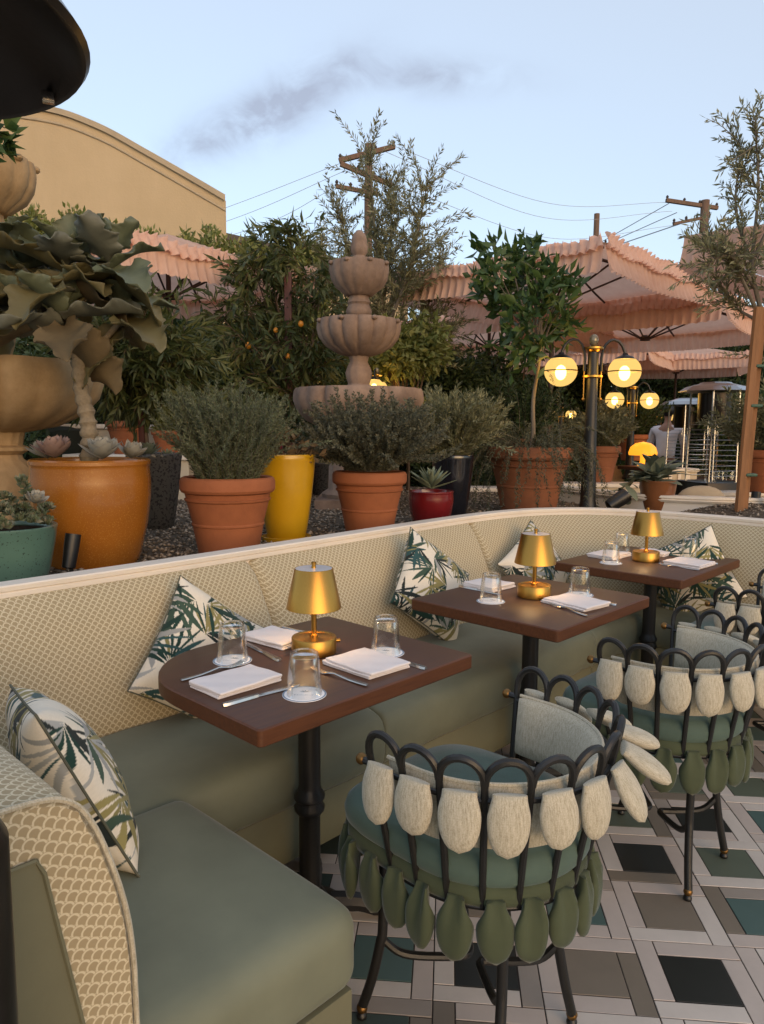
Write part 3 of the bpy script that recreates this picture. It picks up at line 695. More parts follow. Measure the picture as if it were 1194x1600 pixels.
def fork():
    T = thing('fork', '', 'fork', group='steel forks')
    xs = [0, .01, .03, .06, .09, .115, .13, .142, .15]; zs = [.004, .004, .0035, .003, .005, .008, .006, .003, .002]; ws = [.010, .014, .013, .009, .006, .006, .012, .019, .020]
    strip(list(zip(xs, zs)), ws, .0022).build('handle', M['steel'], T)
    for k in range(4):
        y = -.0078+k*.0052; m = strip([(.149, .002), (.165, .0015), (.185, .004), (.197, .0075)], [.0036, .0034, .003, .002], .0016)
        m.v = [(x, yy_+y, z) for x, yy_, z in m.v]; m.build('tine', M['steel'], T)
    return T
def knife():
    T = thing('table_knife', '', 'knife', group='steel table knives')
    strip([(0, .001), (.008, .001), (.04, .001), (.09, .001), (.095, .001)], [.010, .017, .015, .012, .010], .006).build('handle', M['steel'], T)
    strip([(.094, .002), (.10, .002), (.15, .002), (.19, .002), (.208, .002), (.215, .002)], [.010, .013, .018, .019, .012, .003], .002).build('blade', M['steel'], T)
    return T
fk, kn = fork(), knife()
def place_cut(o, first, label, a, b, z=.7503):
    p, q = S(a[0], a[1], z), S(b[0], b[1], z); rz = math.atan2(q.y-p.y, q.x-p.x)
    if first: o.location = p; o.rotation_euler = (0, 0, rz); o['label'] = label
    else: dup(o, label, p, rz)
place_cut(fk, True, 'steel fork beside the napkin at the rounded corner of the nearest table', (.045, .385), (.27, .395))
place_cut(fk, False, 'steel fork left of the front right napkin on the nearest table', (.350, .025), (.340, .24))
place_cut(fk, False, 'steel fork behind the lamp at the back of the nearest table', (.545, .60), (.56, .40))
place_cut(fk, False, 'steel fork in front of the napkin on the middle table', (1.372, -.025), (1.455, .2))
place_cut(fk, False, 'steel fork in front of the napkin on the farthest table', (2.51, .02), (2.53, .2))
place_cut(kn, True, 'steel knife at the front left of the nearest table', (.024, .17), (.281, .15))
place_cut(kn, False, 'steel knife between glass and napkin at the back of the nearest table', (.322, .335), (.35, .5))
place_cut(kn, False, 'steel knife sticking out beside the right napkin on the nearest table', (.553, .008), (.55, .2))
place_cut(kn, False, 'steel knife under the front napkin of the middle table', (1.60, -.02), (1.56, .2))
place_cut(kn, False, 'steel knife under the back napkin of the middle table', (1.445, .585), (1.44, .4))
place_cut(kn, False, 'steel knife sticking out beside the front napkin of the farthest table', (2.745, .02), (2.73, .2))

# ------------------------------------------------------------------ palm-print cushions
def cushion_mesh(seed, size):
    n = 190; rr = np.random.default_rng(seed); g = np.linspace(-1, 1, n); X, Y = np.meshgrid(g, g, indexing='ij')
    cream = np.array((.74, .67, .55)); cols = np.array([(.018, .045, .035), (.03, .075, .075), (.25, .215, .085), (.33, .33, .31), (.02, .026, .024), (.05, .085, .06)])
    prob = [.20, .12, .26, .20, .12, .10]; out_c = []
    for side in range(2):
        col = np.tile(cream, (n, n, 1))*(.96+.08*rr.random((n, n, 1)))
        for f in range(30):
            gx, gy = (f % 5)/2.0-1, (f//5)/2.0-1; p = np.array((gx, gy))+rr.uniform(-.28, .28, 2); a = rr.uniform(0, 2*PI); Lf = rr.uniform(.75, 1.15); nl = rr.integers(7, 11); pal = rr.choice(6, 3, replace=False, p=prob)
            for k in range(nl):
                t = k/(nl-1)*2-1; b = p+np.array((math.cos(a), math.sin(a)))*Lf*.10*(1-abs(t)); sg = 1 if t > 0 else -1
                an = a+t*1.15+rr.normal()*.04; ll = Lf*(.72-.20*abs(t))*rr.uniform(.85, 1.1); wd = rr.uniform(.017, .040)*(1.5 if k % 4 == 1 else 1)
                c = cols[pal[rr.choice(3, p=[.5, .3, .2])]]; d = np.array((math.cos(an), math.sin(an)))
                u = ((X-b[0])*d[0]+(Y-b[1])*d[1])/ll; bend = .10*sg*ll*u*u; v = -(X-b[0])*d[1]+(Y-b[1])*d[0]-bend
                m_ = (u > 0) & (u < 1) & (np.abs(v) < wd*np.sin(PI*np.clip(u, 0, 1))**.75)
                col[m_] = c*rr.uniform(.9, 1.2)
        out_c.append(col)
    # pinched sides, full middle
    k = size/2; px_ = X*(1-.075*(1-Y**2))*k; py_ = Y*(1-.075*(1-X**2))*k
    h_ = .088*np.power(np.clip((1-X**2)*(1-Y**2), 0, 1), .48)
    cr = .004*np.sin(9*X+4*Y+seed)*np.clip(np.abs(X*Y)*2, 0, 1)*(h_ > .004)
    v0 = np.stack([px_, py_, h_+cr], 2).reshape(-1, 3); v1 = np.stack([px_, py_, -h_-cr], 2).reshape(-1, 3)
    i, j = np.meshgrid(np.arange(n-1), np.arange(n-1), indexing='ij'); a = (i*n+j).ravel()
    f0 = np.stack([a, a+n, a+n+1, a+1], 1); f1 = np.stack([a, a+1, a+n+1, a+n], 1)+n*n
    me = bpy.data.meshes.new('cushion'); V = np.concatenate([v0, v1]); F = np.concatenate([f0, f1]).astype(np.int32)
    me.vertices.add(len(V)); me.vertices.foreach_set('co', V.astype(np.float32).ravel()); me.loops.add(F.size); me.loops.foreach_set('vertex_index', F.ravel())
    me.polygons.add(len(F)); me.polygons.foreach_set('loop_start', np.arange(0, F.size, 4, dtype=np.int32)); me.polygons.foreach_set('use_smooth', np.ones(len(F), bool))
    at = me.color_attributes.new('print', 'FLOAT_COLOR', 'POINT'); cc = np.concatenate([out_c[0].reshape(-1, 3), out_c[1].reshape(-1, 3)]); at.data.foreach_set('color', np.concatenate([cc, np.ones((len(cc), 1))], 1).astype(np.float32).ravel())
    me.materials.append(M['palm_print']); me.update(calc_edges=True)
    b = MB(); e = np.linspace(-1, 1, 30); pts = [(x, -1) for x in e]+[(1, y) for y in e[1:]]+[(x, 1) for x in e[::-1][1:]]+[(-1, y) for y in e[::-1][1:-1]]
    b.tube([(x*(1-.075*(1-y*y))*k, y*(1-.075*(1-x*x))*k, 0) for x, y in pts], .0028, 6, closed=True)
    return me, b.mesh('piping', M['cushion_piping'])
q = NT('palm_print'); at = q.n('ShaderNodeAttribute'); at.attribute_name = 'print'; q.l(at.outputs['Color'], q.b.inputs['Base Color']); q.set(Roughness=.85, Sheen_Weight=.1); q.b.inputs['Specular IOR Level'].default_value = .15
q.bump(q.math('ADD', q.noise(900, 2, .5), q.math('MULTIPLY', q.noise(14, 3, .5), 2.5)), .3, .003); M['palm_print'] = q.m
surf('cushion_piping', (.10, .10, .07, 1), .85, .3, 40)
CM = [cushion_mesh(11, .40), cushion_mesh(23, .40), cushion_mesh(37, .40)]
def cushion(label, k, c, e1, e2, rot):
    """c, e1, e2 in (s, t, z); rot turns the square in its own plane"""
    T = thing('cushion', label, 'cushion', group='palm-print cushions')
    W_ = lambda v: (EE*v[0]+NN*v[1]+Vector((0, 0, v[2])))
    a, b = W_(e1).normalized(), W_(e2).normalized(); n_ = a.cross(b).normalized(); b = n_.cross(a)
    m = Matrix((a, b, n_)).transposed() @ Matrix.Rotation(rot, 3, 'Z'); T.matrix_world = Matrix.Translation(S(*c)) @ m.to_4x4()
    put('cover', CM[k][0], T); put('piping', CM[k][1], T)
up = (0, .39, .92)
cushion('palm-print cushion leaning on the bench arm at the near left', 0, (-.262, .334, .632), (.22, .95, -.15), (-.37, .27, .89), 0)
cushion('palm-print cushion standing on its corner behind the nearest table', 1, (.385, .80, .640), (1, .02, 0), (0, .30, .95), PI/4+.12)
cushion('palm-print cushion standing on its corner between the nearest and middle tables', 2, (1.55, .815, .695), (1, 0, 0), up, PI/4+.08)
cushion('palm-print cushion half hidden behind the lamp of the middle table', 0, (2.41, .815, .655), (1, -.15, 0), up, .55)
cushion('palm-print cushion leaning in the bench corner behind the farthest table', 1, (2.885, .20, .650), (.25, -.97, 0), (.27, .05, .96), .50)
# ------------------------------------------------------------------ iron tub chairs with scalloped rim and petal skirts
NA = 12
surf('old_brass', (.22, .12, .04, 1), .4, .3, 40, .9)
def rim(u, k=1.0):
    """plan of the tub: u 0..1 from right arm round the back to left arm"""
    r = .272; st = .10; tot = 2*st+PI*r; l = u*tot
    if l < st: p = (r, st-l)
    elif l > tot-st: p = (-r, l-(tot-st))
    else: a = -(l-st)/r; p = (r*math.cos(a), r*math.sin(a))
    return Vector((p[0]*k, p[1]*k, 0))
def rnorm(u): 
    a, b = rim(max(0, u-.01)), rim(min(1, u+.01)); t = (b-a).normalized(); return Vector((-t.y, t.x, 0))
def kz(z): return lerp(.80, 1.0, (z-.44)/.28)
def petal_mesh(name, mat, L_, W_, th, tipw, seed, ruff=0, pk=.35, pw=2.0):
    n, m_ = 14, 16; P = []; rr = random.Random(seed)
    for i in range(n):
        v = i/(n-1); w_ = W_/2*((lerp(tipw, 1.0, sstep(0, 1, v/pk)) if v < pk else max(0, 1-((v-pk)/(1-pk))**pw)**.5))
        w_ = max(w_, .0006); t_ = th/2*(.55+.45*math.sin(PI*min(1, v*1.02)))*(1 if v < .8 else math.sqrt(max(.002, 1-((v-.8)/.2)**2))); row = []
        for j in range(m_):
            a = 2*PI*j/m_; x = w_*math.cos(a); y = t_*math.sin(a)
            if ruff: y += ruff*math.cos(3*PI*x/W_)*(1-v)*1.2+ruff*.6*math.sin(7*x/W_+seed)*(1-v*.5)
            row.append((x, y, -v*L_))
        P.append(row)
    b = MB().grid(P, n, m_, closed_v=True); k = len(b.v); b.f.append(tuple(range(m_))); b.mi.append(0); b.f.append(tuple(range(k-1, k-m_-1, -1))); b.mi.append(0)
    return b.mesh(name, mat, angle=80)
LP = [petal_mesh('petal', M['linen'], .114, .084, .036, .80, k, 0, .38, 2.3) for k in (1, 2)]
GP = [petal_mesh('skirt_petal', M['velvet_green'], .132, .076, .034, .48, k, .0095, .46, 2.2) for k in (3, 4, 5)]
def seat_outline(sc=1.0, front=.285, n=64):
    """D-shaped plan, round at the back, squared at the front"""
    o = []
    for k in range(n):
        a = 2*PI*k/n; c, s_ = math.cos(a), math.sin(a)
        if s_ < 0: o.append((.232*c*sc, .232*s_*sc))
        else: e = .42; o.append((.232*sc*math.copysign(abs(c)**e, c), front*sc*abs(s_)**e))
    return o
def chair():
    T = thing('tub_chair', '', 'chair', group='iron tub chairs with petal trim')
    # scalloped rim: one arch after the other
    for k in range(NA):
        pts = []; ua, ub = k/NA, (k+1)/NA
        for i in range(13):
            a = PI*i/12; u = lerp(ua, ub, .5-.5*math.cos(a)); z = .724+.054*math.sin(a); pts.append(rim(u, kz(z))+Vector((0, 0, z)))
        MB().tube(pts, .0082, 8).build('arch', M['black_iron'], T)
    for k in range(NA+1):
        u = k/NA; pts = [rim(u, kz(z))+Vector((0, 0, z)) for z in (.728, .66, .58, .50, .445)]
        MB().tube(pts, .0075, 8).build('rod', M['black_iron'], T)
    MB().tube([rim(k/40, kz(.692)-.004)+Vector((0, 0, .692)) for k in range(41)], .006, 8).build('rail', M['black_iron'], T)
    MB().tube([rim(k/40, .80)+Vector((0, 0, .447)) for k in range(41)], .008, 8).build('seat_ring', M['black_iron'], T)
    for u in (0, 1):
        p = rim(u, kz(.70)); m = MB().ball((p.x, p.y+.030, .70), .0125, 14); m.build('arm_ball', M['old_brass'], T)
        MB().tube([(p.x, p.y, .70), (p.x, p.y+.022, .70)], .008, 8).build('ball_neck', M['black_iron'], T)
    # upholstered back: padded band inside the rods
    P = []; nu = 60
    sec = [(-.010,.578),(-.012,.62),(-.012,.67),(-.014,.702),(-.022,.714),(-.034,.714),(-.044,.702),(-.048,.66),(-.046,.61),(-.036,.578),(-.022,.570)]
    for i in range(nu):
        u = lerp(.025, .975, i/(nu-1)); nn = rnorm(u); row = []; e = math.sqrt(max(.04, 1-(1-min(1, min(i, nu-1-i)/3))**2))
        for o, z in sec:
            zz = lerp(.642, z, lerp(.92, 1, e)); oo = -.028+(o+.028)*e; p = rim(u, kz(zz))+nn*oo; row.append((p.x, p.y, zz))
        P.append(row)
    b = MB().grid(P, nu, len(sec), closed_v=True); nv = len(sec); b.f += [tuple(range(nv-1, -1, -1)), tuple((nu-1)*nv+k for k in range(nv))]; b.mi += [0, 0]
    bk = b.build('back_pad', M['linen'], T, angle=60)
    MB().tube([rim(lerp(.025, .975, k/50), kz(.715))+rnorm(lerp(.025, .975, k/50))*-.024+Vector((0, 0, .715)) for k in range(51)], .0045, 6).build('piping', M['linen'], bk)
    # seat, its band and the frame under it
    o1 = seat_outline(); n = len(o1); lev = [(.96, .490), (1.0, .502), (1.01, .525), (.99, .543), (.94, .555), (.7, .562), (.35, .565), (0.001, .566)]
    vs = [(x*f, y*f, z) for f, z in lev for x, y in o1]
    MB().add(vs, [(i*n+k, i*n+(k+1) % n, (i+1)*n+(k+1) % n, (i+1)*n+k) for i in range(len(lev)-1) for k in range(n)]).build('seat_cushion', M['velvet_teal'], T, angle=80)
    lev = [(.90, .444), (.965, .447), (.985, .46), (.985, .486), (.96, .4905)]
    vs = [(x*f, y*f, z) for f, z in lev for x, y in o1]
    b = MB().add(vs, [(i*n+k, i*n+(k+1) % n, (i+1)*n+(k+1) % n, (i+1)*n+k) for i in range(len(lev)-1) for k in range(n)]); b.f.append(tuple(range(n-1, -1, -1))); b.mi.append(0)
    b.build('seat_band', M['velvet_green'], T, angle=60)
    # petals
    rr = random.Random(9)
    for k in range(NA):
        u = (k+.5)/NA; p = rim(u, kz(.71)); nn = rnorm(u); p = p+nn*.018
        an = math.atan2(nn.y, nn.x)+PI/2; o = put('petal', LP[k % 2], T, (p.x, p.y, .717), None)
        o.rotation_euler = (-(.12+rr.uniform(-.05, .06)+((.15, .75, 1.05, 1.1, .9, .4)[k] if k < 6 else 0)), rr.uniform(-.05, .05), an)
        o.scale = (rr.uniform(.95, 1.05), 1, rr.uniform(.95, 1.06))
    per = []; L0 = 0
    for k in range(n+1):
        a, b_ = o1[k % n], o1[(k+1) % n]; per.append((L0, a)); L0 += math.hypot(b_[0]-a[0], b_[1]-a[1])
    tot = per[n][0]; NP = 22
    for k in range(NP):
        l = tot*(k+.5)/NP; i = max(j for j in range(n) if per[j][0] <= l); a, b_ = Vector((*o1[i], 0)), Vector((*o1[(i+1) % n], 0)); f = (l-per[i][0])/max(1e-6, (b_-a).length)
        p = a.lerp(b_, f); t_ = (b_-a).normalized(); nn = Vector((t_.y, -t_.x, 0)); p = p*.975+nn*.006
        o = put('skirt_petal', GP[k % 3], T, (p.x, p.y, .470)); o.rotation_euler = (rr.uniform(-.10, -.02), rr.uniform(-.06, .06), math.atan2(nn.y, nn.x)+PI/2); o.scale = (rr.uniform(.92, 1.06), 1, rr.uniform(.93, 1.07))
    # legs with brass ankles, crossed stretchers
    for sx in (-1, 1):
        for (y0, y1, xb, xt) in ((-.13, -.152, .150, .112), (.17, .215, .175, .155)):
            pts = bez([(sx*xt, y0, .450), (sx*xt, y0, .25), (sx*(xt+.004), y0+(y1-y0)*.1, .20), (sx*lerp(xt, xb, .55), lerp(y0, y1, .5), .11), (sx*xb, y1, .030)], 5)
            lg = MB().tube(pts, .0118, 10).build('leg', M['black_iron'], T)
            MB().ball((sx*xb*1.01, y1, .026), .0135, 12).build('ankle_ball', M['old_brass'], lg)
            MB().lathe([(.010, 0), (.0125, .003), (.0125, .010), (.008, .016)], 12, (sx*xb*1.015, y1, 0)).build('glide', M['black_iron'], lg)
    for y0, xt, sg in ((-.132, .114, 1), (.175, .157, -1)):
        MB().tube(bez([(xt, y0, .215), (xt*.75, y0+sg*.035, .172), (xt*.3, y0+sg*.10, .160), (0, y0+sg*.135, .160), (-xt*.3, y0+sg*.10, .160), (-xt*.75, y0+sg*.035, .172), (-xt, y0, .215)], 5), .0095, 8).build('stretcher', M['black_iron'], T)
    return T
ch = chair(); ch.location = S(.402, -.30); ch.rotation_euler = (0, 0, TH); ch['label'] = 'iron tub chair with petal trim pulled up to the nearest table'
dup(ch, 'iron tub chair with petal trim standing at the middle table', S(1.362, -.316), TH)
dup(ch, 'iron tub chair cut by the right picture edge at the farthest table', S(2.36, -.30), TH)
# ------------------------------------------------------------------ planting bed: pots
def px2m(px, Y): return px*Y/FPX/math.cos(PITCH)
def pot_prof(kind, h, r):
    if kind == 'terra':
        o = [(.60*r,0),(.62*r,.012*h),(.745*r,.40*h),(.765*r,.41*h),(.768*r,.43*h),(.752*r,.44*h),(.865*r,.70*h),(.90*r,.715*h),(.91*r,.735*h),(.875*r,.745*h),(.90*r,.80*h),(.97*r,.82*h),(1.0*r,.85*h),(1.0*r,.95*h),(.975*r,.985*h),(.93*r,h)]
        i = [(.86*r,.985*h),(.84*r,.90*h)]
    elif kind == 'glaze':
        o = [(.70*r,0),(.73*r,.01*h),(.80*r,.10*h),(.93*r,.40*h),(.99*r,.65*h),(1.0*r,.80*h),(.98*r,.92*h),(.985*r,.94*h),(1.0*r,.955*h),(1.0*r,.985*h),(.97*r,h)]
        i = [(.90*r,.985*h),(.88*r,.90*h)]
    elif kind == 'tall':
        o = [(.62*r,0),(.64*r,.01*h),(.74*r,.2*h),(.86*r,.5*h),(.95*r,.8*h),(.97*r,.9*h),(.99*r,.93*h),(1.0*r,.96*h),(.985*r,.99*h),(.96*r,h)]
        i = [(.88*r,.985*h),(.86*r,.92*h)]
    else:
        o = [(.72*r,0),(.74*r,.01*h),(.85*r,.35*h),(.94*r,.7*h),(.99*r,.94*h),(1.0*r,.965*h),(1.0*r,.99*h),(.98*r,h)]
        i = [(.90*r,.99*h),(.88*r,.92*h)]
    return o, i
def pot(kind, mat, label, x, yb, wpx, hpx, name='plant_pot', saucer=False, Y=None, z=GZ, group='potted plants in the gravel bed', back=True):
    P = atz(x, yb, z) if Y is None else aty(x, yb, Y)
    if Y is None:
        rb = px2m(wpx/2, P.y)*.65; d = Vector((P.x, P.y, 0)).normalized(); P = P+d*rb
    else: P.z = z
    r, h = px2m(wpx/2, P.y), px2m(hpx, P.y)
    T = thing(name, label, 'pot', (P.x, P.y, z-.004), random.uniform(0, 6), group); o, i = pot_prof(kind, h, r); s0 = .012 if saucer else 0
    MB().lathe([(a, b+s0) for a, b in o+i], 44, close=False).build('pot_body', M[mat], T, angle=28)
    MB().lathe([(.0, .905*h+s0), (.5*r, .93*h+s0), (.86*r, .905*h+s0)][::-1], 30, close=False).build('soil', M['soil'], T)
    if saucer: MB().lathe([(.70*r,0),(.80*r,.004),(.84*r,.026),(.82*r,.028),(.77*r,.011),(0,.011)], 40).build('saucer', M[mat], T)
    T['top'] = (P.z if False else z)+.92*h; return P, r, z-.004+.92*h
G = 'potted plants in the gravel bed'
p_or, r_or, z_or = pot('glaze', 'orange_glaze', 'large speckled orange glazed pot holding the big succulent tree', 148, 889, 178, 165)
p_te, r_te, z_te = pot('glaze2', 'teal_glaze', 'speckled teal glazed pot of small succulents at the left edge', 14, 922, 150, 96)
p_t1, r_t1, z_t1 = pot('terra', 'terracotta', 'terracotta pot with upright silvery herb bush left of the yellow pot', 358, 876, 146, 126)
p_ye, r_ye, z_ye = pot('tall', 'yellow_glaze', 'tall bright yellow glazed pot standing on a yellow saucer', 448, 848, 92, 132, saucer=True)
p_ds, r_ds, z_ds = pot('tall', 'dark_stone', 'dark pitted stone pot behind the orange pot', 244, 828, 84, 118)
p_t2, r_t2, z_t2 = pot('terra', 'terracotta', 'terracotta pot with rounded grey-green bush in front of the fountain', 577, 842, 116, 102)
p_re, r_re, z_re = pot('glaze', 'red_glaze', 'small glossy dark red pot with pale rosette plant', 673, 824, 70, 56)
p_bl, r_bl, z_bl = pot('tall', 'navy_glaze', 'tall glossy black pot behind the red pot', 706, 812, 66, 100)
p_ci, r_ci, z_ci = pot('terra', 'terracotta_dusty', 'very wide terracotta pot with trailing plants and a citrus tree', 825, 806, 132, 104)
p_sa, r_sa, z_sa = pot('glaze2', 'brown_glaze', 'small brown glazed pot of sage beside the far low wall', 1026, 801, 56, 50)
p_y2, r_y2, z_y2 = pot('tall', 'yellow_glaze', 'second yellow pot farther back by the fountain pedestal', 531, 768, 44, 76, saucer=True)
p_r2, r_r2, z_r2 = pot('terra', 'red_glaze', 'deep red glazed pot in the shade left of the fountain', 462, 778, 60, 84)
p_w1, r_w1, z_w1 = pot('terra', 'terracotta', 'terracotta pot at the back left against the cream wall', 202, 742, 66, 50, Y=6.0, z=1.18)
p_w2, r_w2, z_w2 = pot('terra', 'terracotta', 'smaller terracotta pot with small leafy plant at the back left', 263, 742, 48, 36, Y=6.0, z=1.18)
p_b1, r_b1, z_b1 = pot('terra', 'terracotta', 'orange terracotta pot behind the citrus tree', 808, 790, 52, 46, Y=7.2, z=GZ+.20, group='pots farther back')
p_b2, r_b2, z_b2 = pot('terra', 'terracotta_dusty', 'dusty terracotta pot behind the near lamp post', 932, 800, 66, 58, Y=7.8, z=.84, group='pots farther back')
p_b3, r_b3, z_b3 = pot('terra', 'terracotta', 'bright orange planter beyond the second lamp post', 983, 790, 48, 40, Y=10.5, z=.98, group='pots farther back')
p_b4, r_b4, z_b4 = pot('terra', 'terracotta', 'large terracotta planter at the right edge behind the wooden stakes', 1192, 800, 76, 66, Y=7.0, z=.82, group='pots farther back')
p_g1, r_g1, z_g1 = pot('tall', 'dark_stone', 'grey stone pot between the yellow pots', 500, 775, 34, 52, group='pots farther back')

# ------------------------------------------------------------------ foliage
leafmat('herb_leaf', [(.075, .090, .045, 1), (.12, .14, .075, 1), (.17, .185, .11, 1)], .7, .2)
leafmat('thyme_leaf', [(.065, .068, .040, 1), (.11, .112, .07, 1), (.165, .16, .105, 1)], .7, .2)
leafmat('olive_leaf', [(.11, .115, .055, 1), (.20, .20, .10, 1), (.32, .305, .18, 1)], .55, .25)
leafmat('citrus_leaf', [(.030, .062, .020, 1), (.055, .105, .030, 1), (.095, .14, .035, 1)], .4, .3)
leafmat('willow_leaf', [(.040, .058, .018, 1), (.080, .10, .032, 1), (.15, .155, .055, 1)], .45, .3)
leafmat('dark_leaf', [(.022, .042, .015, 1), (.045, .075, .026, 1), (.08, .11, .04, 1)], .5, .25)
leafmat('hedge_leaf', [(.025, .045, .015, 1), (.052, .082, .026, 1), (.095, .13, .042, 1)], .55, .3)
leafmat('bright_leaf', [(.11, .14, .03, 1), (.20, .22, .06, 1), (.32, .32, .11, 1)], .5, .35)
leafmat('sage_leaf', [(.10, .125, .085, 1), (.155, .18, .125, 1)], .75, .15)
leafmat('trail_leaf', [(.055, .065, .038, 1), (.095, .10, .06, 1)], .7, .2)
leafmat('dry_leaf', [(.10, .065, .035, 1), (.17, .115, .06, 1)], .8, .15)
leafmat('sedum_leaf', [(.085, .115, .065, 1), (.13, .16, .09, 1), (.22, .20, .14, 1)], .5, .1)
def spray(n, L_, cone, droop, r0, step, per, ll, lw, ang=.8, up=1.0, seed=0, base=(0, 0, 0), axis=None):
    """n stems from a tuft; returns leaf positions, directions and stem paths"""
    rr = np.random.default_rng(seed); pos = []; dr = []; stems = []
    for k in range(n):
        a = rr.uniform(0, 2*PI); q = math.sqrt(rr.random())*r0; c = cone*math.sqrt(rr.random())*1.0
        d = np.array((math.sin(c)*math.cos(a), math.sin(c)*math.sin(a), math.cos(c)*up)); d += rr.normal(size=3)*.06
        if axis is not None: d = d+np.array(axis)
        d /= np.linalg.norm(d); p = np.array(base, float)+np.array((q*math.cos(a), q*math.sin(a), 0)); l = rr.uniform(*L_); m = max(3, int(l/step)); path = [p.copy()]
        for i in range(m):
            d = d+np.array((0, 0, -droop*step))+rr.normal(size=3)*.07; d /= np.linalg.norm(d); p = p+d*l/m; path.append(p.copy())
            if i < 1: continue
            for _ in range(per):
                o = rr.normal(size=3); o -= d*o.dot(d); o /= np.linalg.norm(o); v = d*math.cos(ang)+o*math.sin(ang); pos.append(p-d*rr.random()*l/m); dr.append(v)
        stems.append(path)
    return np.array(pos), np.array(dr), stems
def stemmesh(stems, r, mat, name='stems', n=3):
    b = MB()
    for s_ in stems:
        q = s_[::2] if len(s_) > 8 else s_; m = len(q)
        if m > 1: b.tube([tuple(p) for p in q], [r*(1-.65*i/(m-1)) for i in range(m)], n, cap=False)
    return b.mesh(name, mat)
def plant(name, label, cat, loc, leaves, lmat, ll, lw, stems=None, sr=.002, smat='grey_bark', group=None, big=False, fold=.2):
    T = thing(name, label, cat, loc, 0, group); pos, dr = leaves; rr = np.random.default_rng(len(pos))
    f = leafmesh if big else quadleaf
    tag(put('foliage', f('foliage', M[lmat], pos, dr, ll*rr.uniform(.7, 1.25, len(pos)), lw*rr.uniform(.75, 1.2, len(pos)), fold), T), kind='stuff')
    if stems: put('stems', stemmesh(stems, sr, M[smat]), T)
    return T
# upright silvery herb bush
po, dr, st = spray(340, (.22, .46), .40, .15, .125, .012, 6, .014, .004, .75, seed=1)
plant('herb_bush', 'upright feathery silver-green herb bush in the left terracotta pot', 'bush', (p_t1.x, p_t1.y, z_t1), (po, dr), 'herb_leaf', .019, .0045, st, .0016, group='bushes in pots')
# rounded dense bush
po, dr, st = spray(520, (.20, .45), .92, .55, .11, .013, 6, .012, .006, .9, seed=2, base=(0, 0, .03))
plant('thyme_bush', 'rounded grey-green bush spilling over the middle terracotta pot', 'bush', (p_t2.x, p_t2.y, z_t2), (po, dr), 'thyme_leaf', .018, .0085, st, .0015, group='bushes in pots')
# young olive bush in the black pot
po, dr, st = spray(230, (.25, .50), .62, .35, .06, .016, 4, .03, .006, .65, seed=3, base=(0, 0, 0))
plant('olive_bush', 'loose silvery olive bush in the black pot', 'bush', (p_bl.x, p_bl.y, z_bl), (po, dr), 'olive_leaf', .040, .0085, st, .002, group='bushes in pots')
# plants in the yellow pots
po, dr, st = spray(26, (.08, .20), 1.2, 1.5, .05, .03, 3, .05, .02, .9, seed=4)
plant('purple_foliage_plant', 'low greyish leafy plant in the tall yellow pot', 'plant', (p_ye.x, p_ye.y, z_ye), (po, dr), 'dry_leaf', .055, .024, st, .002, group='small plants in pots', big=True)
po, dr, st = spray(40, (.08, .22), 1.0, .8, .04, .03, 4, .05, .02, .9, seed=5)
plant('leafy_plant', 'small green plant in the farther yellow pot', 'plant', (p_y2.x, p_y2.y, z_y2), (po, dr), 'dark_leaf', .05, .02, st, .002, group='small plants in pots')
po, dr, st = spray(60, (.1, .28), 1.0, .6, .05, .03, 4, .05, .02, .9, seed=6)
plant('leafy_plant', 'dark leafy plant in the deep red pot', 'plant', (p_r2.x, p_r2.y, z_r2), (po, dr), 'dark_leaf', .06, .022, st, .002, group='small plants in pots')
po, dr, st = spray(60, (.08, .22), .9, .4, .05, .02, 4, .04, .018, .8, seed=7)
plant('leafy_plant', 'low dark plant in the back left terracotta pot', 'plant', (p_w1.x, p_w1.y, z_w1), (po*np.array((1, 1, .5)), dr), 'sedum_leaf', .04, .02, st, .002, group='small plants in pots')
po, dr, st = spray(70, (.12, .30), .6, .2, .05, .02, 4, .04, .018, .8, seed=8)
plant('leafy_plant', 'small yellow-green shrub in the smaller back left pot', 'plant', (p_w2.x, p_w2.y, z_w2), (po, dr), 'bright_leaf', .045, .020, st, .002, group='small plants in pots')
for i, (pp, rr_, zz, tx, lm, seed) in enumerate(((p_b1, r_b1, z_b1, 'dark shrub in the orange pot behind the citrus tree', 'dark_leaf', 20), (p_b2, r_b2, z_b2, 'grey olive shrub in the dusty pot behind the near lamp post', 'olive_leaf', 21), (p_b3, r_b3, z_b3, 'dark shrub in the bright orange planter', 'hedge_leaf', 22), (p_b4, r_b4, z_b4, 'tall grey shrub in the planter at the right edge', 'olive_leaf', 23))):
    po, dr, st = spray(150, (.2, .48) if i == 1 else (.3, .7), .75, .25, rr_*.5, .03, 5, .05, .015, .8, seed=seed)
    plant('bush', tx, 'bush', (pp.x, pp.y, zz), (po, dr), lm, .055, .016, st, .004, group='bushes farther back')
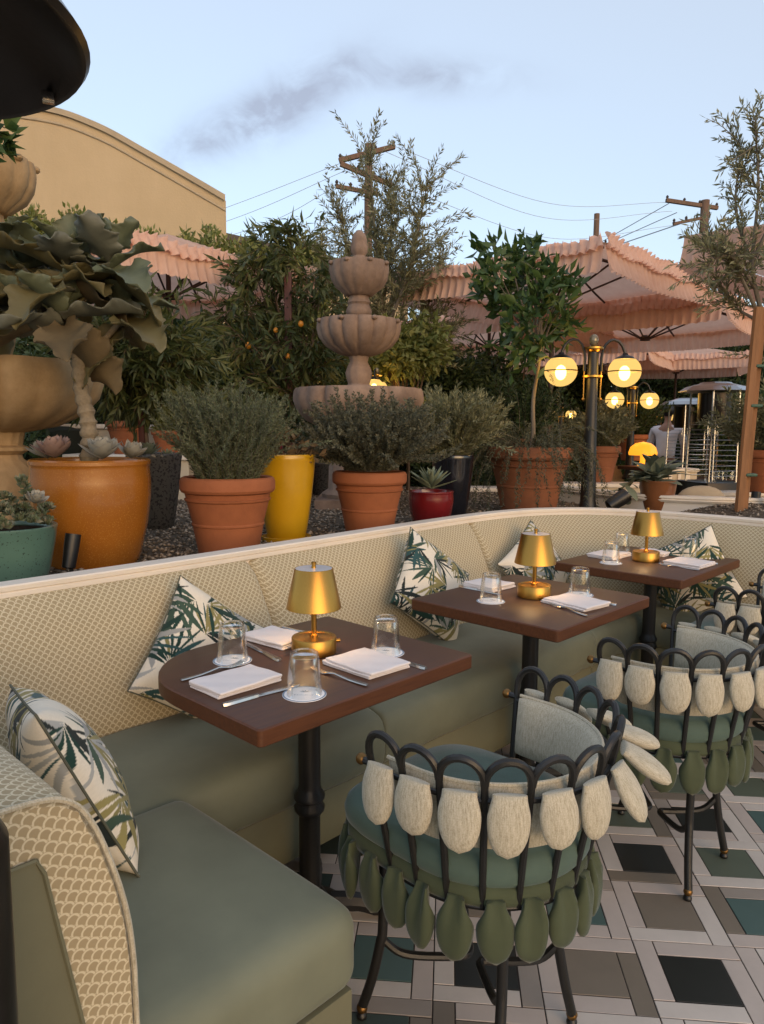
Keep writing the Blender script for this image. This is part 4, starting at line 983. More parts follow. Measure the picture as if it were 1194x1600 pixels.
# rosettes: every leaf its own piece
def fleshy(L_, W_, th, curve, tip=.5, mat='sage_leaf', name='leaf'):
    n, m_ = 9, 8; P = []
    for i in range(n):
        v = i/(n-1); w_ = W_/2*max(.03, (math.sin(PI*min(1, .12+v*.88))**.7 if v < .999 else .02))*(lerp(.6, 1, min(1, v*2.2))); t_ = th*(1-v*.75); row = []
        for j in range(m_):
            a = 2*PI*j/m_; x = w_*math.cos(a); z = t_*.5*math.sin(a)+abs(x)/max(W_, 1e-4)*th*1.2; row.append((x, v*L_, z+curve*v*v*L_))
        P.append(row)
    b = MB().grid(P, n, m_, closed_v=True); b.f.append(tuple((n-1)*m_+k for k in range(m_))); b.mi.append(0); return b.mesh(name, M[mat], angle=80)
surf('echeveria_pink', (.26, .175, .15, 1), .55, .15, 20); surf('echeveria_grey', (.30, .29, .25, 1), .55, .15, 20); surf('dudleya', (.21, .25, .17, 1), .6, .2, 20); surf('sage_flesh', (.16, .19, .135, 1), .8, .2, 30, 0, .3, 200)
def rosette(name, label, loc, R_, n, mat, el0=1.4, el1=.28, W_=.62, curve=.30, tilt=(0, 0), group='rosette succulents', th=.09, seed=0):
    T = thing(name, label, 'succulent', loc, 0, group); T.rotation_euler = (tilt[0], tilt[1], 0); ms = fleshy(R_, R_*W_, R_*th, curve, mat=mat); rr = random.Random(seed)
    for k in range(n):
        f = (k+.5)/n; el = lerp(el0, el1, f**.8)+rr.uniform(-.08, .08); o = put('leaf', ms, T, (0, 0, lerp(R_*.18, 0, f)), None, lerp(.42, 1, f**.6)*rr.uniform(.92, 1.06)); o.rotation_euler = Euler((el, 0, k*2.39996+rr.uniform(-.1, .1)), 'XYZ')
    return T
def off(p, dx, dy, z): return (p.x+dx, p.y+dy, z)
rosette('echeveria', 'pinkish echeveria rosette left of the trunk in the orange pot', off(p_or, -.10, -.10, z_or+.045), .100, 30, 'echeveria_pink', seed=1, tilt=(.15, -.1))
rosette('echeveria', 'pale grey echeveria rosette right of the trunk in the orange pot', off(p_or, .085, -.10, z_or+.042), .100, 30, 'echeveria_grey', seed=2, tilt=(.2, .1))
rosette('echeveria', 'grey-pink echeveria at the left rim of the orange pot', off(p_or, -.17, -.02, z_or+.04), .09, 22, 'echeveria_grey', seed=3, tilt=(.1, -.3))
rosette('echeveria', 'small pale echeveria at the right rim of the orange pot', off(p_or, .16, .02, z_or+.04), .085, 20, 'echeveria_grey', seed=4, tilt=(.1, .3))
rosette('dudleya', 'spiky pale green rosette in the red pot', (p_re.x, p_re.y, z_re+.03), .17, 30, 'dudleya', 1.35, .25, .22, .10, seed=5, th=.06)
rosette('hen_and_chicks', 'cream rosette on a tall stalk in the teal pot', off(p_te, .12, -.02, z_te+.10), .055, 20, 'echeveria_grey', seed=6, tilt=(.3, .4))
rosette('dudleya', 'blue-green succulent rosette in the dark stone pot', (p_ds.x-.02, p_ds.y-.03, z_ds+.02), .10, 20, 'sage_flesh', 1.3, .3, .5, .2, seed=8)
rosette('dudleya', 'small green rosette beside the stake in the dark stone pot', (p_ds.x+.09, p_ds.y-.04, z_ds+.01), .07, 16, 'dudleya', 1.3, .25, .3, .2, seed=9)
T = thing('sedum_cluster', 'cluster of small green succulent rosettes filling the teal pot', 'succulent', (p_te.x, p_te.y, z_te), 0, 'rosette succulents'); rr = np.random.default_rng(5); po = []; dr = []
for k in range(60):
    a, q = rr.uniform(0, 2*PI), math.sqrt(rr.random())*r_te*.95; c = np.array((q*math.cos(a), q*math.sin(a), .02+.05*rr.random()+(.05 if q < r_te*.5 else 0)))
    if k in (3, 9, 15): c = np.array((r_te*(.5+.1*k/9), -.02*k/3, .12+.02*k/5))
    for i in range(26):
        e = rr.uniform(.1, 1.4); b = i*2.4; v = np.array((math.cos(b)*math.cos(e), math.sin(b)*math.cos(e), math.sin(e))); po.append(c+v*.003); dr.append(v)
tag(put('foliage', leafmesh('foliage', M['sedum_leaf'], np.array(po), np.array(dr), .028, .014, .3), T), kind='stuff')
# sage: broad felted leaves
T = thing('sage_plant', 'broad-leaved grey sage in the small brown pot', 'plant', (p_sa.x, p_sa.y, z_sa), 0, 'small plants in pots'); ms = fleshy(.19, .105, .007, -.30, mat='sage_flesh'); rr = random.Random(4)
for k in range(34):
    o = put('leaf', ms, T, (rr.uniform(-.03, .03), rr.uniform(-.03, .03), rr.uniform(0, .05)), None, rr.uniform(.6, 1.15)); o.rotation_euler = (lerp(1.3, .2, (k/34)), rr.uniform(-.3, .3), k*2.4)
sp_ = [(-.09, .0, .0), (-.15, -.02, .03), (-.22, -.02, -.01), (-.27, -.01, -.06), (-.25, .01, -.14)]
MB().tube(bez(sp_, 4), .005, 6).build('stem', M['grey_bark'], T)
for k in range(22):
    f = k/21; p = bez(sp_, 8)[int(f*32)]; o = put('leaf', ms, T, p, None, rr.uniform(.45, .8)); o.rotation_euler = (rr.uniform(-.6, .7), rr.uniform(-.5, .5), k*2.4)
# trailing plants over the wide terracotta pot
po, dr, st = spray(170, (.25, .66), 1.45, 5.5, .20, .02, 4, .02, .006, .8, seed=31, base=(0, 0, .03))
keep = (np.hypot(po[:, 0], po[:, 1]) > r_ci*1.0) | (po[:, 2] > -.03); po, dr = po[keep], dr[keep]
plant('trailing_plant', 'grey-green trailing plant hanging down the wide terracotta pot', 'plant', (p_ci.x, p_ci.y, z_ci+.02), (po, dr), 'trail_leaf', .024, .006, [s_ for s_ in st[::2] if max(math.hypot(p[0], p[1]) for p in s_) > r_ci], .0016, group='small plants in pots')
# ------------------------------------------------------------------ trees in pots
def twiggy(blobs, ntw, L_, step, per, seed, droop, spread=1.0, up=.2, ang=.6):
    """leafy twigs growing out of each clump, drooping at their ends"""
    rr = np.random.default_rng(seed); P = []; D = []; st = []
    for (c, r, sq) in blobs:
        for k in range(ntw):
            v = rr.normal(size=3); v /= np.linalg.norm(v); q = np.array(c)+v*r*rr.uniform(.1, .8)*np.array((1, 1, sq)); d = v*spread+np.array((0, 0, up))+rr.normal(size=3)*.2; d /= np.linalg.norm(d); l = rr.uniform(*L_); m_ = max(3, int(l/step)); s_ = [q.copy()]
            for i in range(m_):
                d = d+np.array((0, 0, -droop*step))+rr.normal(size=3)*.08; d /= np.linalg.norm(d); q = q+d*l/m_; s_.append(q.copy())
                for _ in range(per):
                    o = rr.normal(size=3); o -= d*o.dot(d); o /= np.linalg.norm(o); P.append(q-d*rr.random()*l/m_); D.append(d*math.cos(ang)+o*math.sin(ang)+np.array((0, 0, -.25*droop/4)))
            st.append(s_)
    return np.array(P), np.array(D), st
def crown(blobs, dens, ll, seed, droop=.4, shell=.6):
    rr = np.random.default_rng(seed); P = []; D = []
    for (c, r, sq) in blobs:
        n = int(dens*r*r*(1+sq)); v = norm(rr.normal(size=(n, 3))); q = (rr.random(n)**.45)[:, None]; p = np.array(c)+v*q*np.array((r, r, r*sq)); P.append(p)
        D.append(norm(v*.7+rr.normal(size=(n, 3))*.6+np.array((0, 0, -droop))))
    return np.concatenate(P), np.concatenate(D)
def branches(base, tips, r, mat, parent, name='trunk', seed=0):
    rr = random.Random(seed); b = MB()
    for i, (path, rad) in enumerate(tips): b.tube(bez(path, 5), rad if isinstance(rad, float) else [lerp(rad[0], rad[1], k/(5*(len(path)-1))) for k in range(5*(len(path)-1)+1)], 8)
    return b.build(name, M[mat], parent)
# citrus tree
T = thing('citrus_tree', 'young citrus tree with thin trunk in the wide terracotta pot', 'tree', (p_ci.x, p_ci.y, z_ci)); Yc = p_ci.y
def loc(x, y, Y, T): p = aty(x, y, Y); return (p.x-T.location.x, p.y-T.location.y, p.z-T.location.z)
branches(None, [([(0, 0, 0), (.02, 0, .12), (.015, .01, .35), (.045, 0, .62), (.05, 0, .85), (.01, 0, 1.15)], (.017, .008)), ([(.045, 0, .60), (.12, .05, .85), (.22, 0, 1.0)], (.009, .004)), ([(.03, 0, .7), (-.08, -.05, .95), (-.16, 0, 1.25)], (.009, .004))], .02, 'grey_bark', T)
rr = np.random.default_rng(12); po = []; dr = []; sts = []
tw = [(765,395),(770,430),(790,450),(800,400),(815,420),(835,430),(850,455),(870,475),(885,440),(860,430),(790,480),(810,505),(830,470),(775,465),(850,510),(835,540),(870,520),(800,530),(820,555),(880,500),(758,450),(805,445),(825,390),(845,480),(815,480)]
for (x, y) in tw:
    c = np.array(loc(x, y, Yc+rr.uniform(-.22, .22), T)); out_ = norm((c-np.array((.03, 0, .85)))[None])[0]
    for _ in range(38):
        v = out_*.5+rr.normal(size=3)*.75+np.array((0, 0, .1)); v /= np.linalg.norm(v); po.append(c+rr.normal(size=3)*.045); dr.append(v)
    sts.append([np.array((.03, 0, .72)), (np.array((.03, 0, .80))+c)/2+rr.normal(size=3)*.02, c])
tag(put('crown', leafmesh('crown', M['citrus_leaf'], np.array(po), np.array(dr), .12*rr.uniform(.6, 1.15, len(po)), .044*rr.uniform(.75, 1.1, len(po)), .25, .12), T), kind='stuff')
put('twigs', stemmesh(sts, .005, M['grey_bark'], 'twigs', 5), T)
# narrow-leaved tree in the dark stone pot
T = thing('ficus_tree', 'dense narrow-leaved tree on a red stake in the dark stone pot', 'tree', (p_ds.x, p_ds.y, z_ds)); Yd = p_ds.y
bl = [(loc(x, y, Yd+dy, T), r_, .85) for x, y, r_, dy in ((165,545,.20,.1),(215,530,.22,0),(260,545,.19,.1),(190,575,.18,-.05),(235,578,.19,-.05),(278,572,.13,.1),(150,580,.13,.15),(215,595,.13,0),(260,592,.11,0),(180,592,.11,.05),(225,500,.14,.1))]
po, dr, sts2 = twiggy(bl, 34, (.10, .24), .022, 3, 13, 4.5)
tag(put('crown', leafmesh('crown', M['willow_leaf'], po, dr, .095*rr.uniform(.6, 1.2, len(po)), .017*rr.uniform(.7, 1.2, len(po)), .2, .15), T), kind='stuff')
put('twigs', stemmesh(sts2, .003, M['bark'], 'twigs'), T)
p_ = loc(214, 640, Yd, T); branches(None, [([(-.04, 0, -.02), (-.045, 0, .15), p_], (.016, .012))], .02, 'bark', T)
MB().rbox(-.075, -.045, -.03, 0, -.05, .34, .003).build('stake', M['red_stake'], T)
# fruit tree by the fountain
Yf = p_r2.y+.15
T = thing('fruit_tree', 'drooping fruit tree with small orange fruits left of the fountain', 'tree', (p_r2.x, p_r2.y, z_r2))
bl = [(loc(x, y, Yf+dy, T), r_, .95) for x, y, r_, dy in ((400,430,.20,.1),(385,480,.22,0),(430,470,.22,.1),(480,430,.20,.1),(500,470,.18,.1),(395,540,.24,-.1),(440,540,.24,0),(490,530,.20,0),(380,590,.20,-.1),(430,600,.22,-.1),(480,590,.18,0),(350,500,.14,.1),(505,560,.13,.1),(460,400,.12,.1),(415,395,.12,.1),(455,630,.12,0))]
po, dr, sts2 = twiggy(bl, 17, (.18, .40), .035, 2, 14, 4.0)
tag(put('crown', leafmesh('crown', M['willow_leaf'], po, dr, .145*rr.uniform(.6, 1.2, len(po)), .028*rr.uniform(.7, 1.2, len(po)), .2, .2), T), kind='stuff')
put('fine_twigs', stemmesh(sts2, .004, M['bark'], 'fine_twigs'), T)
sts = [[np.array((0, 0, -.05)), np.array((0.02, .1, .4)), np.array(c)] for c, r_, _ in bl]
put('twigs', stemmesh(sts, .014, M['bark'], 'branches', 6), T)
surf('orange_fruit', (.55, .22, .02, 1), .4, .2, 20, 0, .1, 200)
fm_ = MB().ball((0, 0, 0), .025, 12, (1, 1, 1.15)).mesh('fruit', M['orange_fruit'])
for (x, y) in ((431,516),(450,557),(388,540),(470,506)): put('fruit', fm_, T, loc(x, y, Yf-.22, T), None, random.uniform(.8, 1.1))
c_ = loc(451, 520, Yf-.05, T); MB().rbox(c_[0]-.03, c_[0]+.03, c_[1]-.03, c_[1]+.03, 0, loc(451, 428, Yf, T)[2], .004).build('stake', M['red_stake'], T)
# ------------------------------------------------------------------ giant succulent tree in the orange pot: every leaf a piece
surf('kalanchoe_green', (.10, .115, .065, 1), .6, .3, 9, 0, .3, 40); surf('kalanchoe_olive', (.115, .098, .040, 1), .6, .3, 9, 0, .3, 40); surf('kalanchoe_grey', (.125, .128, .095, 1), .6, .3, 9, 0, .3, 40); surf('kalanchoe_dry', (.11, .08, .038, 1), .8, .35, 9, 0, .4, 40)
surf('succulent_trunk', (.23, .185, .125, 1), .85, .35, 30, 0, .7, 50, .2, .01)
def wavy(L_, W_, seed, curl, mat):
    rr = random.Random(seed); n, m_ = 30, 15; P = []; ph = rr.uniform(0, 6)
    for i in range(n):
        v = i/(n-1); w_ = W_*(.10+.95*math.sin(PI*min(1, v*.94+.03))**.75*(1-.25*v)); row = []
        for j in range(m_):
            u = j/(m_-1)*2-1; lob = 1+(.13*math.sin(v*24+ph+(1.5 if u > 0 else 0))+.08*math.sin(v*57+ph*2+(1 if u > 0 else 0)))*abs(u)**2
            x = u*w_*lob*.5; z = .16*W_*abs(u)**1.6+.075*W_*math.sin(v*14+ph+(2 if u > 0 else 0))*abs(u)**2.2-curl*v*v*L_+.02*L_*math.sin(7*v+ph); row.append((x, v*L_, z))
        P.append(row)
    # two skins so that the leaf has thickness
    b = MB().grid(P, n, m_); k = n*m_; Q = [[(x, y, z-.004) for x, y, z in r_] for r_ in P]; b2 = MB().grid(Q, n, m_); b.add(b2.v, [f[::-1] for f in b2.f])
    for i in range(n-1): b.f.append((i*m_, i*m_+k, (i+1)*m_+k, (i+1)*m_)); b.f.append((i*m_+m_-1, (i+1)*m_+m_-1, (i+1)*m_+m_-1+k, i*m_+m_-1+k)); b.mi += [0, 0]
    for j in range(m_-1): q = (n-1)*m_+j; b.f.append((q, q+k, q+1+k, q+1)); b.mi.append(0)
    return b.mesh('leaf', M[mat], angle=80)
KL = {}
for mt in ('green', 'olive', 'grey', 'dry'):
    for k in range(3): KL[mt, k] = wavy(.27, .20, k*7+len(mt), (.25, .45, .1)[k], 'kalanchoe_'+mt)
T = thing('giant_succulent', 'giant succulent tree with huge wavy grey-green leaves in the orange pot', 'succulent', (p_or.x, p_or.y, z_or)); Yk = p_or.y
tp = [loc(x, y, Yk, T) for x, y in ((138,722),(140,690),(136,650),(126,605),(122,560),(112,520),(104,480),(102,440))]; tp[0] = (tp[0][0], tp[0][1], -.02)
pts = bez(tp, 8); m = MB(); rr = random.Random(3)
m.tube(pts, [lerp(.036, .020, i/(len(pts)-1))*(1+.16*math.sin(i*1.9)+rr.uniform(-.05, .08)) for i in range(len(pts))], 12); m.build('trunk', M['succulent_trunk'], T)
for a, b in (((112,520),(40,450)), ((104,480),(170,430)), ((122,560),(190,500))):
    A, B = Vector(loc(*a, Yk, T)), Vector(loc(*b, Yk+.02, T)); MB().tube(bez([A, (A+B)/2+Vector((0, 0, -.02)), B], 5), .012, 8).build('branch', M['succulent_trunk'], T)
heads = [((104,420), 11, 1.1), ((40,430), 9, 1.1), ((172,420), 10, 1.0), ((192,500), 6, 1.0), ((100,500), 7, 1.05), ((5,395), 7, 1.0), ((50,500), 7, 1.0)]
for hi, (hp, n, sc) in enumerate(heads):
    H_ = Vector(loc(*hp, Yk+(-.05, .06, -.02, .04, -.10, .1, -.06)[hi], T))
    for k in range(n):
        f = (k+.5)/n; el = lerp(1.3, -.65, f)+rr.uniform(-.35, .35); mt = 'green' if f < .35 else rr.choice(['green', 'grey', 'olive']) if f < .75 else rr.choice(['olive', 'grey', 'olive', 'dry']); mt = 'dry' if hi in (6, 4) and f > .7 else mt
        o = put('leaf', KL[mt, rr.randrange(3)], T, H_+Vector((0, 0, lerp(.05, -.05, f))), None, sc*lerp(.55, 1.0, min(1, f*1.8))*rr.uniform(.85, 1.1)); o.rotation_euler = Euler((el, rr.uniform(-.35, .35), k*2.4+hi), 'XYZ')
# ------------------------------------------------------------------ tiered stone fountains
def fountain(label, P, mat, sc=1.0, flip=False):
    T = thing('fountain', label, 'fountain', (P.x, P.y, GZ-.004), 0, 'tiered stone fountains')
    lobes = lambda n, a: (lambda th, z: 1+a*(abs(math.sin(n*th/2))**.6-.6))
    z = lambda v: (v-GZ)*sc
    m = MB().box(-.30*sc, .30*sc, -.30*sc, .30*sc, 0, .07*sc); m.build('plinth', M[mat], T, smooth=False)
    MB().lathe([(.26*sc,.07*sc),(.27*sc,.10*sc),(.24*sc,.12*sc),(.22*sc,.135*sc),(.215*sc,.30*sc),(.18*sc,.36*sc),(.105*sc,.42*sc),(.10*sc,.44*sc),(.13*sc,.46*sc),(.13*sc,.475*sc),(.105*sc,.485*sc),(.12*sc,.56*sc)], 48, (0,0,0), lobes(16, .06)).build('pedestal', M[mat], T, angle=50)
    def bowl(z0, z1, r, n, r0, name='bowl'):
        h = z1-z0; pr_ = [(r0,z0),(r0*1.3,z0+.02*h),(.55*r,z0+.10*h),(.80*r,z0+.28*h),(.95*r,z0+.52*h),(1.0*r,z0+.75*h),(.985*r,z0+.93*h),(.96*r,z0+h),(.90*r,z0+.985*h),(.86*r,z0+.85*h),(.70*r,z0+.70*h),(0,z0+.66*h)]
        return MB().lathe(pr_, 96, (0,0,0), lambda th, zz: 1+.085*(abs(math.sin(n*th/2))**.42-.8)).build(name, M[mat], T, angle=60)
    bowl(z(1.36), z(1.685), .475*sc, 18, .10*sc)
    MB().lathe([(.075*sc,z(1.55)),(.085*sc,z(1.66)),(.095*sc,z(1.70)),(.078*sc,z(1.72)),(.090*sc,z(1.76)),(.098*sc,z(1.80)),(.085*sc,z(1.84)),(.065*sc,z(1.88)),(.075*sc,z(1.92)),(.085*sc,z(1.94))], 40, (0,0,0), lobes(10, .05)).build('stem', M[mat], T, angle=50)
    b2 = bowl(z(1.92), z(2.175), .305*sc, 16, .085*sc)
    MB().lathe([(.055*sc,z(2.08)),(.060*sc,z(2.19)),(.085*sc,z(2.21)),(.095*sc,z(2.24)),(.080*sc,z(2.275)),(.075*sc,z(2.285)),(.085*sc,z(2.30)),(.07*sc,z(2.33)),(.075*sc,z(2.36))], 40, (0,0,0), lobes(10, .05)).build('stem', M[mat], T, angle=50)
    b3 = bowl(z(2.345), z(2.58), .215*sc, 14, .075*sc)
    for bb, r, zz, n in ((b2, .300, 2.160, 8), (b3, .212, 2.565, 8)):
        for k in range(n):
            a = 2*PI*(k+.5)/n; MB().ball((r*sc*math.cos(a), r*sc*math.sin(a), z(zz)), .021*sc, 10, (1, 1, .8)).build('spout_boss', M[mat], bb)
    MB().lathe([(.05*sc,z(2.50)),(.055*sc,z(2.585)),(.06*sc,z(2.60)),(.048*sc,z(2.615)),(.042*sc,z(2.63)),(.06*sc,z(2.655)),(.063*sc,z(2.69)),(.055*sc,z(2.72)),(.058*sc,z(2.735)),(.045*sc,z(2.775)),(.02*sc,z(2.805)),(0,z(2.81))], 32, (0,0,0), lobes(8, .06)).build('finial', M[mat], T, angle=50)
Pf = aty(560, 800, 5.45); fountain('grey-pink stone fountain with three scalloped bowls behind the potted bushes', Pf, 'fountain_stone')
Pf2 = aty(2, 800, 3.45); fountain('sandy stone fountain cut off by the left picture edge', Pf2, 'fountain_sand', 1.0)

# ------------------------------------------------------------------ ruffled pink umbrellas
q = NT('pink_canvas'); f = q.noise(8, 4, .6); col = q.ramp(f, [(.3, (.76, .49, .375, 1)), (.7, (.86, .59, .465, 1))]); q.l(col, q.b.inputs['Base Color']); q.set(Roughness=.85); q.b.inputs['Specular IOR Level'].default_value = .15
tr = q.n('ShaderNodeBsdfTranslucent'); q.l(col, tr.inputs[0]); ms = q.n('ShaderNodeMixShader'); ms.inputs[0].default_value = .4; q.l(q.b.outputs[0], ms.inputs[1]); q.l(tr.outputs[0], ms.inputs[2]); q.l(ms.outputs[0], q.o.inputs[0]); q.bump(q.noise(300, 2, .5), .1, .002); M['pink_canvas'] = q.m
def umbrella(label, c, side, ze, rz, seed, group='ruffled pink umbrellas', post=True, rise=.45, frill=True, off=(0, 0)):
    """c: centre on the ground, ze: height of the eaves"""
    rr = random.Random(seed); T = thing('umbrella', label, 'umbrella', (c[0], c[1], -.004), rz, group); a = side/2; n = 20
    def top(x, y): m_ = max(abs(x), abs(y))/a; d = math.hypot(x, y)/(a*1.414); return ze+rise*(1-m_)**.92-.05*math.sin(PI*m_)*(abs(abs(x)-abs(y))/a)**1.0+.06*d*d*(1 if m_ > .5 else .5)
    g_ = [-a+2*a*i/(2*n) for i in range(2*n+1)]; P = [[(x, y, top(x, y)) for y in g_] for x in g_]; MB().grid(P, 2*n+1, 2*n+1).build('canopy', M['pink_canvas'], T, angle=25)
    cs = [(-a,-a),(a,-a),(a,a),(-a,a)]
    for k in range(4):
        p0, p1 = Vector((*cs[k], 0)), Vector((*cs[(k+1) % 4], 0)); d = (p1-p0).normalized(); o = Vector((d.y, -d.x, 0)); m_ = int(side/.014); ph = rr.uniform(0, 6); P = []; Q = []
        for i in range(m_+1):
            l = side*i/m_; p = p0+d*l; z0 = top(p.x*.999, p.y*.999); w_ = 2*PI*l/.085+ph+.8*math.sin(l*9+ph); e = min(1, min(l, side-l)/.05); row = []; r2 = []
            for v in (0, .12, .3, .55, .8, 1):
                am = .004+.016*v; sway = .02*math.sin(l*4+ph)*v; q_ = p+o*(.006+am*math.sin(w_)+.045*v*v+sway)+d*(.008*v*math.cos(w_)); row.append((q_.x, q_.y, z0-.215*v+.006*v*math.cos(w_*2)))
            w2 = 2*PI*l/.082+ph*2+1.2*math.sin(l*7)
            for v in (-1, -.6, -.2, .2, .6, 1):
                q_ = p+o*(.028+.034*math.sin(w2+(.5 if v > 0 else 0))*abs(v)**.7)+d*(.022*math.cos(w2)*v); r2.append((q_.x, q_.y, z0+.022+.056*v+.012*math.sin(w2*2+1)*v+.014*math.sin(l*11+ph)))
            P.append(row); Q.append(r2)
        MB().grid(P, m_+1, 6).build('valance', M['pink_canvas'], T, angle=60)
        if frill: MB().grid(Q, m_+1, 6).build('ruffle', M['pink_canvas'], T, angle=60)
    hz = ze+rise-.06; hub = MB().lathe([(.02, hz-.10), (.05, hz-.09), (.05, hz-.04), (.02, hz)], 14).build('hub', M['dark_wood'], T)
    rz_ = ze-.12; MB().lathe([(.022, rz_-.05), (.06, rz_-.045), (.06, rz_), (.022, rz_+.02)], 14).build('runner', M['dark_wood'], T)
    for k in range(8):
        an = k*PI/4; L_ = a*(1.414 if k % 2 else 1)*.985; x, y = math.cos(an)*L_, math.sin(an)*L_
        pts = [(x*f_, y*f_, (hz-.06 if f_ < .06 else min(hz-.05, top(x*f_, y*f_)-.030))) for f_ in (.03, .2, .4, .6, .8, 1.0)]
        r_ = MB().tube(pts, .012, 6).build('rib', M['dark_wood'], T)
        f_ = .55; MB().tube([(x*.04, y*.04, rz_-.02), (x*f_, y*f_, top(x*f_, y*f_)-.045)], .010, 6).build('strut', M['dark_wood'], r_)
    if post:
        MB().lathe([(.024, 0.05), (.024, hz if off == (0, 0) else top(*off)-.03)], 14, (*off, 0)).build('pole', M['dark_wood'], T)
        MB().lathe([(.26, 0), (.27, .01), (.27, .05), (.05, .075), (.03, .10)], 24, (*off, 0)).build('base', M['black_iron'], T)
    return T
def ucen(corner, side, sx, sy): return corner+EE*side/2*sx+NN*side/2*sy
umbrella('large pink ruffled umbrella above the near lamp post', ucen(Vector((1.74, 6.0, 0)), 2.2, 1, 1), 2.2, 2.80, TH, 1)
umbrella('pink ruffled umbrella behind the citrus tree with ropes on its pole', Vector((1.50, 10.6, 0)), 2.6, 2.72, TH, 2)
umbrella('pink ruffled umbrella whose ribs show beneath the large one', Vector((3.2, 9.15, 0)), 2.3, 2.66, TH+.1, 3, off=(1.02, 1.02))
umbrella('pink umbrella at the right edge behind the stringy olive tree', ucen(Vector((2.12, 5.35, 0)), 2.0, 1, -1), 2.0, 2.70, TH, 4, frill=False, rise=.3)
umbrella('small distant pink umbrella in front of the far hedge', Vector((5.9, 15.0, 0)), 2.4, 2.72, TH+.4, 5)
umbrella('distant pink umbrella half hidden behind the near lamp globes', Vector((3.9, 14.0, 0)), 2.6, 2.70, TH+.2, 7)
umbrella('pink ruffled umbrella on the left above the succulent tree', ucen(Vector((-2.05, 5.9, 0)), 2.0, 1, 1), 2.0, 2.80, TH, 6)

# ------------------------------------------------------------------ globe lamp posts
q = NT('globe_glass'); tr = q.n('ShaderNodeBsdfTransparent'); tr.inputs[0].default_value = (1, .82, .42, 1); em = q.n('ShaderNodeEmission'); em.inputs[0].default_value = (1, .64, .20, 1); em.inputs[1].default_value = .62
ms = q.n('ShaderNodeMixShader'); ms.inputs[0].default_value = .55; q.l(tr.outputs[0], ms.inputs[1]); q.l(em.outputs[0], ms.inputs[2]); q.l(ms.outputs[0], q.o.inputs[0]); M['globe_glass'] = q.m
glow('globe_bulb', (1, .74, .32, 1), 7)
surf('crystal', (.22, .19, .13, 1), .2, .2, 30, .3)
def globe(T, x, y, z, r, light=True):
    g = MB().ball((x, y, z), r, 28, (1, 1, .95)).build('globe', M['globe_glass'], T)
    MB().tube([(x+r*1.003*math.cos(a*PI/16), y+r*1.003*math.sin(a*PI/16), z) for a in range(32)], r*.04, 6, closed=True).build('band', M['brass'], g)
    MB().ball((x, y, z-r*.1), r*.34, 16, (1, 1, 1.35)).build('bulb', M['globe_bulb'], g)
    MB().lathe([(r*.62, r*.74), (r*.5, r*.88), (r*.2, r*1.0), (r*.14, r*1.12), (0, r*1.14)], 20, (x, y, z)).build('cap', M['dark_metal'], g)
    if light:
        ld = bpy.data.lights.new('globe_light', 'POINT'); ld.energy = 4.0; ld.color = (1, .62, .22); ld.shadow_soft_size = r; lo = bpy.data.objects.new('globe_light', ld); C.objects.link(lo); lo.parent = T; lo.location = (x, y, z)
def lamppost(label, P, zb, zt, r, arm, az, light=True, small=False):
    """zb foot, zt globe centre"""
    T = thing('lamp_post', label, 'lamp post', (P.x, P.y, zb), az, 'globe lamp posts'); h = zt-zb; k = r/.105
    MB().lathe([(.075*k,0),(.078*k,.02),(.060*k,.05),(.050*k,.10),(.036*k,h*.72),(.034*k,h+.12*k)], 20).build('post', M['black_iron'], T)
    for dz in (.02, .20):
        MB().lathe([(.034*k, h-.06*k+dz*k-.006),(.062*k,h-.06*k+dz*k),(.062*k,h-.06*k+dz*k+.012*k),(.034*k,h-.06*k+dz*k+.016*k)], 20).build('collar', M['brass'], T)
    MB().lathe([(.030*k,h+.12*k),(.042*k,h+.135*k),(.040*k,h+.15*k),(.022*k,h+.16*k)], 16).build('post_cap', M['brass'], T)
    MB().ball((0, 0, h+.195*k), .030*k, 12, (1, 1, 1.35)).build('finial', M['crystal'], T)
    for s_ in (-1, 1):
        MB().tube([(s_*.055*k, 0, h-.17*k), (s_*.055*k, 0, h+.10*k)], .004*k, 6).build('side_rod', M['brass'], T)
        MB().ball((s_*.055*k, 0, h-.18*k), .012*k, 8).build('rod_ball', M['brass'], T)
        pts = [(s_*.055*k, 0, h+.0*k)]+[(s_*(arm/2+.027*k-(arm/2-.027*k)*math.cos(a)), 0, h+.085*k+.115*k*math.sin(a)) for a in (0, .4, .8, 1.2, 1.57, 2.0, 2.4, 2.8, PI)]+[(s_*arm, 0, h+r*1.0)]
        MB().tube(pts, .0095*k, 8).build('arm', M['black_iron'], T)
        globe(T, s_*arm, 0, h, r, light)
    return T
P = aty(918, 797, 4.95); lamppost('black lamp post with two glowing globes beside the citrus tree', P, GZ-.004, aty(918, 580, 4.95).z, .108, .215, .05)
P = aty(983, 735, 9.1); lamppost('smaller looking globe lamp post farther back beside the waiter', P, .80, aty(983, 625, 9.1).z, .112, .222, .1)
P = aty(1028, 690, 15.0); lamppost('distant globe lamp post above the waiter by the far hedge', P, .2, aty(1028, 650, 15).z, .10, .26, .3, False)
P = aty(730, 700, 10.0); lamppost('globe lamp post half hidden behind the olive bush', P, .2, aty(730, 632, 10).z, .085, .19, 1.2, False)
P = aty(588, 700, 6.6); lamppost('globe lamp glowing behind the fountain stem', P, .78, aty(588, 606, 6.6).z, .08, .17, 1.45, True)
P = aty(875, 700, 13.5); lamppost('distant globe lamp post left of the near post', P, .2, aty(875, 648, 13.5).z, .10, .24, .5, False)

